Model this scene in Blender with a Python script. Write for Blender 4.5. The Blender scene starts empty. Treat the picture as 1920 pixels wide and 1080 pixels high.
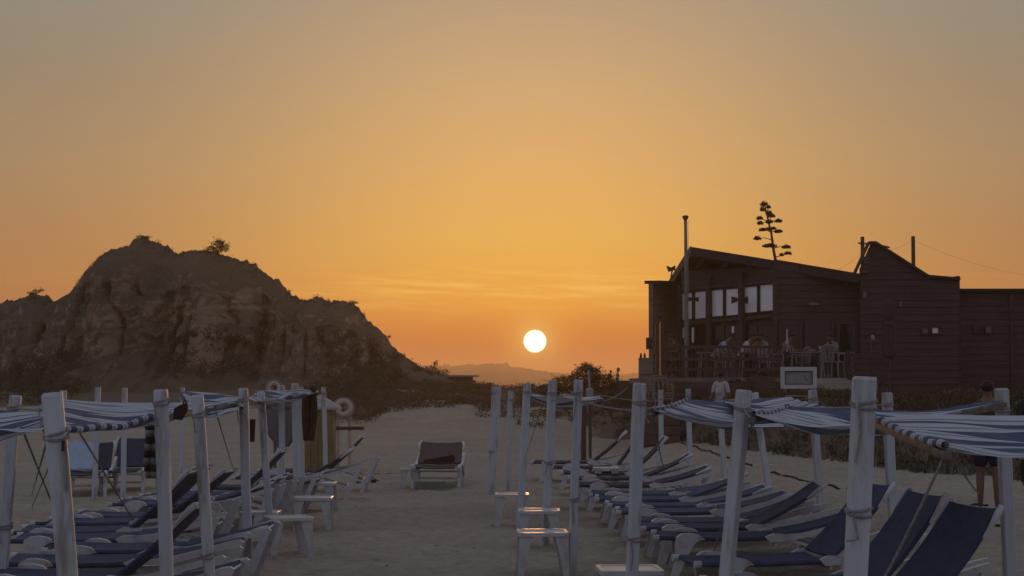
import bpy, math, random
from math import sin, cos, pi, radians, sqrt, exp, atan2, asin
from mathutils import Vector, Matrix, noise

random.seed(7)
SC = bpy.context.scene
COL = SC.collection

# ------------------------------------------------------------------ camera
F = 3348.0                                   # focal length in pixels of the 1920 wide photograph
EYE = 1.75
PITCH = math.atan(180.0 / F)
cam_data = bpy.data.cameras.new('camera')
cam = bpy.data.objects.new('camera', cam_data)
COL.objects.link(cam)
cam_data.sensor_width = 36.0
cam_data.lens = 36.0 * F / 1920.0
cam_data.clip_start = 0.1
cam_data.clip_end = 20000.0
cam.location = (0, 0, EYE)
cam.rotation_euler = (pi / 2 + PITCH, 0, 0)
SC.camera = cam


def ray(px, py):
    xc, yc = (px - 960.0) / F, (540.0 - py) / F
    return Vector((xc, cos(PITCH) - yc * sin(PITCH), sin(PITCH) + yc * cos(PITCH)))


def P(px, py, Y):
    """the point at distance Y (metres along the beach) that the photograph shows at px, py"""
    d = ray(px, py)
    return Vector((0, 0, EYE)) + d * (Y / d.y)


def lin(r, g, b):
    f = lambda c: (c / 12.92 if c <= 0.04045 else ((c + 0.055) / 1.055) ** 2.4)
    return (f(r / 255.0), f(g / 255.0), f(b / 255.0), 1.0)


# ------------------------------------------------------------------ sky
SUN_DIR = ray(1003, 640).normalized()
SUN_AZ = atan2(SUN_DIR.x, SUN_DIR.y)
SUN_EL = asin(SUN_DIR.z)


class NT:
    def __init__(s, tree):
        s.t = tree
        s.n = tree.nodes
        s.l = tree.links

    def node(s, typ, **kw):
        n = s.n.new(typ)
        for k, v in kw.items():
            setattr(n, k, v)
        return n

    def put(s, sock, v):
        if v is None:
            return
        if isinstance(v, bpy.types.NodeSocket):
            s.l.new(v, sock)
        else:
            sock.default_value = v

    def math(s, op, a, b=None, c=None, clamp=False):
        n = s.node('ShaderNodeMath', operation=op)
        n.use_clamp = clamp
        s.put(n.inputs[0], a)
        s.put(n.inputs[1], b)
        s.put(n.inputs[2], c)
        return n.outputs[0]

    def sstep(s, v, a, b, lo=0.0, hi=1.0):
        n = s.node('ShaderNodeMapRange', interpolation_type='SMOOTHSTEP')
        s.put(n.inputs[0], v)
        n.inputs[1].default_value, n.inputs[2].default_value = a, b
        n.inputs[3].default_value, n.inputs[4].default_value = lo, hi
        return n.outputs[0]

    def mix(s, f, a, b, mode='MIX'):
        n = s.node('ShaderNodeMix', data_type='RGBA', blend_type=mode)
        s.put(n.inputs[0], f)
        s.put(n.inputs[6], a)
        s.put(n.inputs[7], b)
        return n.outputs[2]

    def ramp(s, f, stops, interp='LINEAR'):
        n = s.node('ShaderNodeValToRGB')
        cr = n.color_ramp
        cr.interpolation = interp
        while len(cr.elements) < len(stops):
            cr.elements.new(1.0)
        for e, (p, c) in zip(cr.elements, stops):
            e.position = p
            e.color = c if len(c) == 4 else (*c, 1)
        s.put(n.inputs[0], f)
        return n.outputs[0]

    def noise(s, vec, scale, detail=4.0, rough=0.55, out=0):
        n = s.node('ShaderNodeTexNoise')
        if vec is not None:
            s.l.new(vec, n.inputs['Vector'])
        n.inputs['Scale'].default_value = scale
        n.inputs['Detail'].default_value = detail
        n.inputs['Roughness'].default_value = rough
        return n.outputs[out]


world = bpy.data.worlds.new('World')
SC.world = world
world.use_nodes = True
w = NT(world.node_tree)
w.n.clear()
tc = w.node('ShaderNodeTexCoord')
nrm = w.node('ShaderNodeVectorMath', operation='NORMALIZE')
w.l.new(tc.outputs['Generated'], nrm.inputs[0])
sep = w.node('ShaderNodeSeparateXYZ')
w.l.new(nrm.outputs[0], sep.inputs[0])
X, Y, Z = sep.outputs
elev = w.math('MULTIPLY', w.math('ARCSINE', w.math('MAXIMUM', Z, 0.0)), 180 / pi)       # degrees above the horizon
e01 = w.math('DIVIDE', elev, 90.0)
az = w.math('MULTIPLY', w.math('SUBTRACT', w.math('ARCTAN2', X, Y), SUN_AZ), 180 / pi)
az2 = w.math('ABSOLUTE', w.math('WRAP', az, 180.0, -180.0))


def st(lst):
    return [(e / 90.0, lin(*c)) for e, c in lst]


sun_side = w.ramp(e01, st([(0, (168, 74, 18)), (0.7, (184, 88, 20)), (1.5, (208, 116, 32)), (2.7, (243, 171, 62)), (4.5, (237, 181, 87)),
                           (7.1, (225, 176, 107)), (9.7, (207, 169, 121)), (12.3, (184, 157, 125)), (18, (166, 152, 136)),
                           (30, (150, 146, 146)), (55, (138, 140, 150)), (90, (132, 137, 150))]))
off_side = w.ramp(e01, st([(0, (160, 92, 60)), (1.5, (170, 102, 66)), (3.4, (174, 123, 80)), (4.6, (168, 126, 88)),
                           (7.1, (158, 134, 104)), (9.7, (146, 132, 111)), (12.3, (137, 137, 126)), (18, (140, 135, 130)),
                           (30, (136, 136, 142)), (55, (133, 137, 149)), (90, (132, 137, 150))]))
back_side = w.ramp(e01, st([(0, (124, 116, 128)), (4, (138, 124, 136)), (10, (142, 134, 148)), (20, (138, 138, 154)), (40, (132, 140, 158)),
                            (90, (132, 140, 156))]))
w1 = w.math('EXPONENT', w.math('MULTIPLY', w.math('POWER', w.math('DIVIDE', az2, 10.0), 2.0), -1.0))
col = w.mix(w1, off_side, sun_side)
w2 = w.sstep(az2, 18.0, 115.0)
col = w.mix(w2, col, back_side)
# thin cirrus streaks low over the sunset
comb = w.node('ShaderNodeCombineXYZ')
w.put(comb.inputs[0], w.math('MULTIPLY', az, 0.30))
w.put(comb.inputs[1], w.math('ADD', w.math('MULTIPLY', elev, 4.4), w.math('MULTIPLY', az, 0.20)))
n1 = w.noise(comb.outputs[0], 1.0, 5.0, 0.62)
streak = w.sstep(n1, 0.44, 0.66)
comb2 = w.node('ShaderNodeCombineXYZ')
w.put(comb2.inputs[0], w.math('MULTIPLY', az, 0.11))
w.put(comb2.inputs[1], w.math('MULTIPLY', elev, 0.5))
patch = w.sstep(w.noise(comb2.outputs[0], 1.0, 2.0), 0.25, 0.5)
belt = w.math('EXPONENT', w.math('MULTIPLY', w.math('POWER', w.math('DIVIDE', w.math('SUBTRACT', elev, 3.05), 0.62), 2.0), -1.0))
near = w.math('EXPONENT', w.math('MULTIPLY', w.math('POWER', w.math('DIVIDE', az2, 8.0), 2.0), -1.0))
cl = w.math('MULTIPLY', w.math('MULTIPLY', streak, belt), w.math('MULTIPLY', w.math('ADD', w.math('MULTIPLY', near, 0.95), 0.05), patch))
col = w.mix(w.math('MULTIPLY', cl, 0.75, clamp=True), col, lin(255, 200, 96))
# glow round the sun and its disc
dt = w.node('ShaderNodeVectorMath', operation='DOT_PRODUCT')
w.l.new(nrm.outputs[0], dt.inputs[0])
dt.inputs[1].default_value = SUN_DIR
ang = w.math('MULTIPLY', w.math('ARCCOSINE', w.math('MINIMUM', dt.outputs['Value'], 0.9999999)), 180 / pi)
g1 = w.math('EXPONENT', w.math('MULTIPLY', w.math('POWER', w.math('DIVIDE', ang, 1.1), 2.0), -1.0))
col = w.mix(w.math('MULTIPLY', g1, 0.45), col, lin(255, 176, 62))
g2 = w.math('EXPONENT', w.math('MULTIPLY', w.math('POWER', w.math('DIVIDE', ang, 0.60), 2.0), -1.0))
col = w.mix(w.math('MULTIPLY', g2, 0.75), col, lin(255, 212, 104))
disc = w.sstep(ang, 0.390, 0.285)
col = w.mix(disc, col, (7.0, 5.8, 3.9, 1))
bg = w.node('ShaderNodeBackground')
w.put(bg.inputs[0], col)
bg.inputs[1].default_value = 1.0
wo = w.node('ShaderNodeOutputWorld')
w.l.new(bg.outputs[0], wo.inputs[0])

# ------------------------------------------------------------------ sun
sd = bpy.data.lights.new('sun', 'SUN')
sd.energy = 0.85
sd.angle = radians(0.53)
sd.color = (1.0, 0.42, 0.11)
sun = bpy.data.objects.new('sun', sd)
COL.objects.link(sun)
sun.rotation_euler = (-SUN_DIR).to_track_quat('-Z', 'Y').to_euler()
sun.location = SUN_DIR * 100

SC.view_settings.view_transform = 'Standard'
SC.view_settings.look = 'None'
SC.view_settings.exposure = 0.0
SC.view_settings.gamma = 1.0
SC.view_settings.use_curve_mapping = False
SC.render.engine = 'CYCLES'
SC.cycles.use_denoising = True
SC.cycles.max_bounces = 6
SC.cycles.diffuse_bounces = 3
SC.cycles.glossy_bounces = 3
SC.cycles.transmission_bounces = 3
SC.cycles.volume_bounces = 1
SC.cycles.sample_clamp_indirect = 4.0


# ------------------------------------------------------------------ materials
def material(name, colour, rough=0.8, spec=0.3, var=0.0, vscale=6.0, bump=0.0, bscale=30.0, translucent=0.0, dirt=None, dscale=3.0, metal=0.0,
             stretch=(1, 1, 1)):
    m = bpy.data.materials.new(name)
    m.use_nodes = True
    t = NT(m.node_tree)
    b = t.n['Principled BSDF']
    b.inputs['Roughness'].default_value = rough
    b.inputs['Specular IOR Level'].default_value = spec
    b.inputs['Metallic'].default_value = metal
    tcn = t.node('ShaderNodeTexCoord')
    mp = t.node('ShaderNodeMapping')
    mp.inputs['Scale'].default_value = stretch
    t.l.new(tcn.outputs['Object'], mp.inputs[0])
    v = mp.outputs[0]
    c = (*colour[:3], 1)
    if var:
        f = t.noise(v, vscale, 5.0, 0.6)
        lo = tuple(max(0, x * (1 - var)) for x in colour[:3])
        hi = tuple(min(1, x * (1 + var)) for x in colour[:3])
        c = t.ramp(f, [(0.3, lo), (0.7, hi)])
    if dirt:
        f = t.sstep(t.noise(v, dscale, 6.0, 0.65), 0.48, 0.68)
        c = t.mix(f, c, (*dirt, 1))
    t.put(b.inputs['Base Color'], c)
    if bump:
        bn = t.node('ShaderNodeBump')
        bn.inputs['Strength'].default_value = bump
        bn.inputs['Distance'].default_value = 0.02
        t.l.new(t.noise(v, bscale, 5.0, 0.6), bn.inputs['Height'])
        t.l.new(bn.outputs[0], b.inputs['Normal'])
    if translucent:
        tr = t.node('ShaderNodeBsdfTranslucent')
        t.put(tr.inputs[0], c)
        mx = t.node('ShaderNodeMixShader')
        mx.inputs[0].default_value = translucent
        t.l.new(b.outputs[0], mx.inputs[1])
        t.l.new(tr.outputs[0], mx.inputs[2])
        t.l.new(mx.outputs[0], t.n['Material Output'].inputs[0])
    return m


M = {}
M['post'] = material('white_painted_wood', (0.48, 0.525, 0.565), 0.6, 0.3, 0.12, 5, 0.5, 40, dirt=(0.25, 0.235, 0.21), dscale=7, stretch=(1, 1, 0.2))
M['rope'] = material('rope', (0.30, 0.29, 0.29), 0.9, 0.1, 0.3, 60, 0.6, 200)
M['plastic'] = material('white_plastic', (0.50, 0.525, 0.55), 0.34, 0.5, 0.08, 4, 0.0, dirt=(0.34, 0.33, 0.31), dscale=4)
M['navy'] = material('navy_textilene', (0.036, 0.056, 0.115), 0.75, 0.35, 0.25, 9, 0.3, 260)
M['grey_navy'] = material('faded_navy_textilene', (0.036, 0.042, 0.066), 0.8, 0.3, 0.25, 9, 0.3, 260)
M['grey_mesh'] = material('grey_mesh_fabric', (0.088, 0.074, 0.068), 0.85, 0.2, 0.2, 9, 0.3, 260)
M['metal'] = material('pale_metal', (0.45, 0.45, 0.45), 0.35, 0.5, metal=0.8)
M['wood_dark'] = material('dark_stained_wood', (0.070, 0.050, 0.043), 0.75, 0.25, 0.3, 3, 0.4, 18, stretch=(0.25, 1, 4))
M['wood_red'] = material('red_brown_stained_wood', (0.078, 0.050, 0.045), 0.75, 0.25, 0.3, 3, 0.4, 18, stretch=(0.25, 1, 4))
M['wood_grey'] = material('weathered_plank', (0.19, 0.155, 0.125), 0.85, 0.2, 0.3, 3, 0.4, 18, stretch=(0.25, 1, 4))
M['wood_mid'] = material('brown_timber', (0.105, 0.078, 0.062), 0.8, 0.2, 0.3, 3, 0.4, 18)
M['batten'] = material('batten_wood', (0.13, 0.12, 0.11), 0.8, 0.2, 0.3, 8, 0.4, 40)
M['roof'] = material('roof_felt', (0.052, 0.042, 0.040), 0.9, 0.2, 0.3, 2, 0.5, 12)
M['glass_dark'] = material('dark_window_glass', (0.015, 0.015, 0.017), 0.08, 0.5)
M['pane'] = material('pale_sky_pane', (0.90, 0.87, 0.86), 0.3, 0.6, 0.03, 1.5)  # near-white colour stands in for sky light seen in the panes
M['pane_dim'] = material('dim_pane', (0.16, 0.15, 0.15), 0.4, 0.4, 0.1, 2)
M['black'] = material('black_enamel', (0.018, 0.017, 0.017), 0.5, 0.4)
M['dark_cloth'] = material('dark_cloth', (0.045, 0.032, 0.030), 0.95, 0.1, 0.3, 8, 0.5, 60)
M['grey_tarp'] = material('grey_canvas', (0.15, 0.15, 0.175), 0.8, 0.2, 0.15, 3, 0.5, 10, translucent=0.15)
M['yellow'] = material('yellow_painted_board', (0.16, 0.145, 0.065), 0.7, 0.3, 0.2, 3, 0.3, 14)
M['greyroof'] = material('pale_roof_sheet', (0.30, 0.31, 0.31), 0.6, 0.4, 0.15, 3)
M['buoy'] = material('lifebuoy_foam', (0.50, 0.40, 0.33), 0.6, 0.3, 0.12, 8)
M['redbrown'] = material('red_brown_paint', (0.10, 0.045, 0.032), 0.7, 0.3, 0.25, 6)
M['sign_white'] = material('white_sign_paint', (0.52, 0.53, 0.53), 0.6, 0.3, 0.12, 6)
M['dull_white'] = material('dull_white_paint', (0.19, 0.17, 0.155), 0.6, 0.3, 0.12, 5)
M['sign_panel'] = material('grey_sign_panel', (0.27, 0.28, 0.28), 0.5, 0.4, 0.12, 4)
M['skin'] = material('tanned_skin', (0.17, 0.085, 0.055), 0.55, 0.4, 0.1, 8)
M['hair'] = material('dark_hair', (0.016, 0.012, 0.010), 0.6, 0.3)
M['shirt_white'] = material('white_shirt', (0.40, 0.40, 0.42), 0.9, 0.1, 0.08, 10)
M['shirt_blue'] = material('pale_blue_shirt', (0.30, 0.36, 0.47), 0.9, 0.1, 0.08, 10)
M['shirt_grey'] = material('grey_shirt', (0.19, 0.20, 0.20), 0.9, 0.1, 0.1, 10)
M['shirt_rose'] = material('rose_shirt', (0.24, 0.17, 0.165), 0.9, 0.1, 0.1, 10)
M['shirt_dark'] = material('dark_shirt', (0.030, 0.028, 0.030), 0.9, 0.1, 0.1, 10)
M['shirt_brown'] = material('brown_shirt', (0.075, 0.052, 0.043), 0.9, 0.1, 0.1, 10)
M['shorts_navy'] = material('navy_shorts', (0.022, 0.022, 0.052), 0.9, 0.1, 0.15, 10)
M['towel_blue'] = material('pale_blue_towel', (0.34, 0.42, 0.54), 0.95, 0.05, 0.1, 12, 0.4, 90)
M['towel_red'] = material('dark_red_towel', (0.07, 0.032, 0.03), 0.95, 0.05, 0.1, 12, 0.4, 90)
M['foliage'] = material('scrub_leaves', (0.075, 0.066, 0.040), 0.85, 0.15, 0.4, 1.3, translucent=0.25)
M['foliage_dry'] = material('dry_scrub_leaves', (0.115, 0.082, 0.050), 0.9, 0.1, 0.4, 1.0, translucent=0.25)
M['agave'] = material('agave_flower', (0.060, 0.045, 0.024), 0.9, 0.1, 0.3, 4, translucent=0.15)
M['bark'] = material('bark', (0.085, 0.058, 0.040), 0.9, 0.1, 0.3, 6)
M['grass'] = material('dune_grass', (0.075, 0.058, 0.038), 0.9, 0.1, 0.35, 0.8, translucent=0.2)
M['deck'] = material('deck_boards', (0.19, 0.165, 0.13), 0.85, 0.2, 0.2, 3)
M['parasol'] = material('furled_parasol_cloth', (0.075, 0.058, 0.054), 0.9, 0.1, 0.15, 5)
M['weed'] = material('dried_seaweed', (0.028, 0.024, 0.018), 0.9, 0.1, 0.3, 20)


def stripe_material(name, blue, white, n, axis):
    """striped cloth: bands printed across the UV axis"""
    m = bpy.data.materials.new(name)
    m.use_nodes = True
    t = NT(m.node_tree)
    b = t.n['Principled BSDF']
    b.inputs['Roughness'].default_value = 0.9
    b.inputs['Specular IOR Level'].default_value = 0.15
    uv = t.node('ShaderNodeTexCoord')
    s = t.node('ShaderNodeSeparateXYZ')
    t.l.new(uv.outputs['UV'], s.inputs[0])
    wob = t.math('MULTIPLY', t.math('SUBTRACT', t.noise(uv.outputs['UV'], 6.0, 3.0), 0.5), 0.012)
    p0 = t.math('FRACT', t.math('MULTIPLY', t.math('ADD', s.outputs[axis], wob), float(n)))
    p = p0
    f = t.math('GREATER_THAN', p, 0.50)
    # a thin pinstripe beside every broad band
    f2 = t.math('MULTIPLY', t.math('GREATER_THAN', p, 0.17), t.math('LESS_THAN', p, 0.25))
    c = t.mix(f, (*white, 1), (*blue, 1))
    c = t.mix(t.math('MULTIPLY', f2, 0.7), c, (*blue, 1))
    fade = t.noise(uv.outputs['Object'], 3.0, 4.0)
    c = t.mix(t.math('MULTIPLY', t.sstep(fade, 0.4, 0.75), 0.3), c, (0.28, 0.29, 0.31, 1))
    t.put(b.inputs['Base Color'], c)
    tr = t.node('ShaderNodeBsdfTranslucent')
    t.put(tr.inputs[0], c)
    mx = t.node('ShaderNodeMixShader')
    mx.inputs[0].default_value = 0.18
    t.l.new(b.outputs[0], mx.inputs[1])
    t.l.new(tr.outputs[0], mx.inputs[2])
    t.l.new(mx.outputs[0], t.n['Material Output'].inputs[0])
    return m


BLUE, WHITE = (0.075, 0.105, 0.175), (0.50, 0.53, 0.58)
M['stripe_a'] = stripe_material('blue_white_striped_cloth', BLUE, WHITE, 9, 1)
M['stripe_hem'] = stripe_material('striped_cloth_hem', BLUE, WHITE, 9, 0)


def sand_material():
    m = bpy.data.materials.new('beach_sand')
    m.use_nodes = True
    t = NT(m.node_tree)
    b = t.n['Principled BSDF']
    b.inputs['Roughness'].default_value = 0.95
    b.inputs['Specular IOR Level'].default_value = 0.1
    g = t.node('ShaderNodeNewGeometry')
    pos = g.outputs['Position']
    big = t.noise(pos, 0.35, 5.0, 0.6)
    fine = t.noise(pos, 7.0, 7.0, 0.75)
    c = t.ramp(big, [(0.3, (0.325, 0.280, 0.222)), (0.7, (0.405, 0.348, 0.276))])
    c = t.mix(t.math('MULTIPLY', t.sstep(fine, 0.42, 0.66), 0.55), c, (0.20, 0.168, 0.132, 1))
    med = t.noise(pos, 1.6, 5.0, 0.65)
    c = t.mix(t.math('MULTIPLY', t.sstep(med, 0.45, 0.7), 0.28), c, (0.215, 0.182, 0.145, 1))
    # bare orange-brown earth and litter where the dunes rise
    sp = t.node('ShaderNodeSeparateXYZ')
    t.l.new(pos, sp.inputs[0])
    at_ = t.node('ShaderNodeAttribute')
    at_.attribute_name = 'earth'
    earth = t.sstep(t.math('ADD', at_.outputs['Fac'], t.math('MULTIPLY', t.math('SUBTRACT', t.noise(pos, 1.3, 6.0, 0.7), 0.5), 0.9)), 0.35, 0.6)
    c = t.mix(t.math('MULTIPLY', earth, 0.9), c, (0.105, 0.080, 0.054, 1))
    t.put(b.inputs['Base Color'], c)
    bn = t.node('ShaderNodeBump')
    bn.inputs['Strength'].default_value = 0.9
    bn.inputs['Distance'].default_value = 0.05
    h = t.math('ADD', t.noise(pos, 6.0, 5.0, 0.65), t.math('MULTIPLY', t.noise(pos, 45.0, 3.0), 0.25))
    t.l.new(h, bn.inputs['Height'])
    t.l.new(bn.outputs[0], b.inputs['Normal'])
    return m


M['sand'] = sand_material()


def cliff_material():
    m = bpy.data.materials.new('sandstone_cliff')
    m.use_nodes = True
    t = NT(m.node_tree)
    b = t.n['Principled BSDF']
    b.inputs['Roughness'].default_value = 0.95
    b.inputs['Specular IOR Level'].default_value = 0.1
    g = t.node('ShaderNodeNewGeometry')
    pos = g.outputs['Position']
    mp = t.node('ShaderNodeMapping')
    mp.inputs['Scale'].default_value = (0.08, 0.08, 0.9)
    t.l.new(pos, mp.inputs[0])
    strata = t.noise(mp.outputs[0], 1.6, 6.0, 0.6)
    c = t.ramp(strata, [(0.28, (0.19, 0.145, 0.105)), (0.43, (0.30, 0.225, 0.160)), (0.6, (0.36, 0.262, 0.170)), (0.78, (0.24, 0.188, 0.145))])
    blot = t.noise(pos, 0.42, 6.0, 0.62)
    c = t.mix(t.math('MULTIPLY', t.sstep(blot, 0.50, 0.66), 0.65), c, (0.13, 0.10, 0.070, 1))
    pale = t.noise(pos, 0.9, 4.0, 0.5)
    c = t.mix(t.math('MULTIPLY', t.sstep(pale, 0.60, 0.72), 0.35), c, (0.36, 0.28, 0.195, 1))
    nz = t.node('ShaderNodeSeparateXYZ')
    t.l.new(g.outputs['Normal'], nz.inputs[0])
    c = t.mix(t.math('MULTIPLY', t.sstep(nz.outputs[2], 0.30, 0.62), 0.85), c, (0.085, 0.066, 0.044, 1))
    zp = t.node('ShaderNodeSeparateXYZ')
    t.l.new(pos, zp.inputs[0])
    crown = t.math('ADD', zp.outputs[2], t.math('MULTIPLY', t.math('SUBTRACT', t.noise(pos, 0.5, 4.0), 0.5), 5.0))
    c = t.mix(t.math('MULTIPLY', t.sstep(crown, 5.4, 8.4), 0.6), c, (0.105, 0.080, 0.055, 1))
    t.put(b.inputs['Base Color'], c)
    bn = t.node('ShaderNodeBump')
    bn.inputs['Strength'].default_value = 0.9
    bn.inputs['Distance'].default_value = 0.25
    h = t.math('ADD', t.math('MULTIPLY', strata, 1.0), t.math('MULTIPLY', t.noise(pos, 2.5, 6.0, 0.7), 0.8))
    t.l.new(h, bn.inputs['Height'])
    t.l.new(bn.outputs[0], b.inputs['Normal'])
    return m


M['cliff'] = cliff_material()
M['hill'] = material('far_hill_cover', (0.055, 0.050, 0.035), 0.95, 0.1, 0.3, 0.01)
M['sea'] = material('low_shore_land', (0.12, 0.10, 0.075), 0.95, 0.05, 0.3, 0.02)


# ------------------------------------------------------------------ mesh building
class MB:
    def __init__(s):
        s.v, s.f, s.uv = [], [], {}

    def add(s, verts, faces):
        o = len(s.v)
        s.v += [tuple(x) for x in verts]
        s.f += [tuple(i + o for i in f) for f in faces]

    def box(s, c, size, R=None):
        x, y, z = size[0] / 2, size[1] / 2, size[2] / 2
        vs = [Vector((a * x, b * y, d * z)) for a in (-1, 1) for b in (-1, 1) for d in (-1, 1)]
        if R is not None:
            vs = [R @ q for q in vs]
        s.add([q + Vector(c) for q in vs], [(0, 1, 3, 2), (4, 6, 7, 5), (0, 4, 5, 1), (2, 3, 7, 6), (0, 2, 6, 4), (1, 5, 7, 3)])

    def beam(s, a, b, w0, h0, w1=None, h1=None, up=(0, 0, 1), ch=0.0):
        """a bar from a to b with a (chamfered) rectangular section"""
        a, b = Vector(a), Vector(b)
        d = (b - a).normalized()
        u = Vector(up)
        if abs(d.dot(u)) > 0.95:
            u = Vector((0, 1, 0))
        x = d.cross(u).normalized()
        y = x.cross(d).normalized()
        w1 = w0 if w1 is None else w1
        h1 = h0 if h1 is None else h1

        def ring(p, ww, hh):
            ww, hh = ww / 2, hh / 2
            if ch:
                c = min(ch, ww * 0.9, hh * 0.9)
                k = [(-ww + c, -hh), (ww - c, -hh), (ww, -hh + c), (ww, hh - c), (ww - c, hh), (-ww + c, hh), (-ww, hh - c), (-ww, -hh + c)]
            else:
                k = [(-ww, -hh), (ww, -hh), (ww, hh), (-ww, hh)]
            return [p + x * i + y * j for i, j in k]
        r0, r1 = ring(a, w0, h0), ring(b, w1, h1)
        n = len(r0)
        s.add(r0 + r1, [(i, (i + 1) % n, n + (i + 1) % n, n + i) for i in range(n)] + [tuple(reversed(range(n))), tuple(range(n, 2 * n))])

    def tube(s, pts, r, n=6, caps=True):
        pts = [Vector(p) for p in pts]
        rs = r if isinstance(r, (list, tuple)) else [r] * len(pts)
        rings = []
        prev = None
        for i, p in enumerate(pts):
            d = (pts[min(i + 1, len(pts) - 1)] - pts[max(i - 1, 0)])
            d = d.normalized() if d.length > 1e-9 else Vector((0, 0, 1))
            if prev is None:
                u = Vector((0, 0, 1)) if abs(d.z) < 0.9 else Vector((0, 1, 0))
                x = d.cross(u).normalized()
            else:
                x = (prev - d * prev.dot(d)).normalized()
            prev = x
            y = d.cross(x)
            rings.append([p + (x * cos(2 * pi * k / n) + y * sin(2 * pi * k / n)) * rs[i] for k in range(n)])
        vs = [q for rg in rings for q in rg]
        fs = []
        for i in range(len(pts) - 1):
            for k in range(n):
                fs.append((i * n + k, i * n + (k + 1) % n, (i + 1) * n + (k + 1) % n, (i + 1) * n + k))
        if caps:
            fs.append(tuple(reversed(range(n))))
            fs.append(tuple((len(pts) - 1) * n + k for k in range(n)))
        s.add(vs, fs)

    def prism(s, poly, fn, t0, t1):
        """a polygon in (a, b) extruded from t0 to t1; fn(a, b, t) gives the point"""
        n = len(poly)
        s.add([fn(a, b, t0) for a, b in poly] + [fn(a, b, t1) for a, b in poly],
              [tuple(range(n)), tuple(reversed(range(n, 2 * n)))] + [(i, n + i, n + (i + 1) % n, (i + 1) % n) for i in range(n)])

    def ball(s, c, r, nu=10, nv=7):
        r = r if isinstance(r, (tuple, list)) else (r, r, r)
        c = Vector(c)
        vs = [c + Vector((0, 0, -r[2]))]
        for j in range(1, nv):
            t = -pi / 2 + pi * j / nv
            for i in range(nu):
                p = 2 * pi * i / nu
                vs.append(c + Vector((r[0] * cos(t) * cos(p), r[1] * cos(t) * sin(p), r[2] * sin(t))))
        vs.append(c + Vector((0, 0, r[2])))
        fs = []
        for i in range(nu):
            fs.append((0, 1 + (i + 1) % nu, 1 + i))
            for j in range(nv - 2):
                a = 1 + j * nu
                fs.append((a + i, a + (i + 1) % nu, a + nu + (i + 1) % nu, a + nu + i))
            a = 1 + (nv - 2) * nu
            fs.append((a + i, a + (i + 1) % nu, len(vs) - 1))
        s.add(vs, fs)

    def lathe(s, c, prof, n=16):
        c = Vector(c)
        vs, fs = [], []
        for r, z in prof:
            for k in range(n):
                vs.append(c + Vector((r * cos(2 * pi * k / n), r * sin(2 * pi * k / n), z)))
        for i in range(len(prof) - 1):
            for k in range(n):
                fs.append((i * n + k, i * n + (k + 1) % n, (i + 1) * n + (k + 1) % n, (i + 1) * n + k))
        fs.append(tuple(reversed(range(n))))
        fs.append(tuple((len(prof) - 1) * n + k for k in range(n)))
        s.add(vs, fs)

    def mesh(s, name, mat, smooth=False):
        me = bpy.data.meshes.new(name)
        me.from_pydata(s.v, [], s.f)
        if mat is not None:
            me.materials.append(M[mat] if isinstance(mat, str) else mat)
        if smooth:
            me.polygons.foreach_set('use_smooth', [True] * len(me.polygons))
        me.validate()
        me.update()
        return me

    def build(s, name, mat, parent=None, smooth=False, loc=None):
        o = bpy.data.objects.new(name, s.mesh(name, mat, smooth))
        COL.objects.link(o)
        if parent is not None:
            o.parent = parent
        if loc is not None:
            o.location = loc
        return o


def empty(name, loc=(0, 0, 0), rz=0.0):
    o = bpy.data.objects.new(name, None)
    o.empty_display_size = 0.1
    COL.objects.link(o)
    o.location = loc
    o.rotation_euler = (0, 0, rz)
    return o


def tag(o, label, cat, group=None):
    o['label'] = label
    o['category'] = cat
    if group:
        o['group'] = group
    return o


def copy_tree(o, parent=None):
    c = o.copy()
    COL.objects.link(c)
    if parent is not None:
        c.parent = parent
    for ch in list(o.children):
        copy_tree(ch, c)
    return c


def ss(t):
    t = max(0.0, min(1.0, t))
    return t * t * (3 - 2 * t)


def lerp(a, b, t):
    return a + (b - a) * t


def fbm(x, y, z=0.0, o=4):
    return noise.fractal(Vector((x, y, z)), 0.9, 2.1, o)


def interp(tbl, x):
    if x <= tbl[0][0]:
        return tbl[0][1]
    for (a, va), (b, vb) in zip(tbl, tbl[1:]):
        if x <= b:
            return lerp(va, vb, (x - a) / (b - a))
    return tbl[-1][1]


# ------------------------------------------------------------------ ground
BANK = [(-4, 74), (2, 61), (4, 50), (5.4, 37), (6.25, 31.5), (6.9, 27.5), (8, 25.5), (12, 24.5), (30, 24)]


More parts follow.
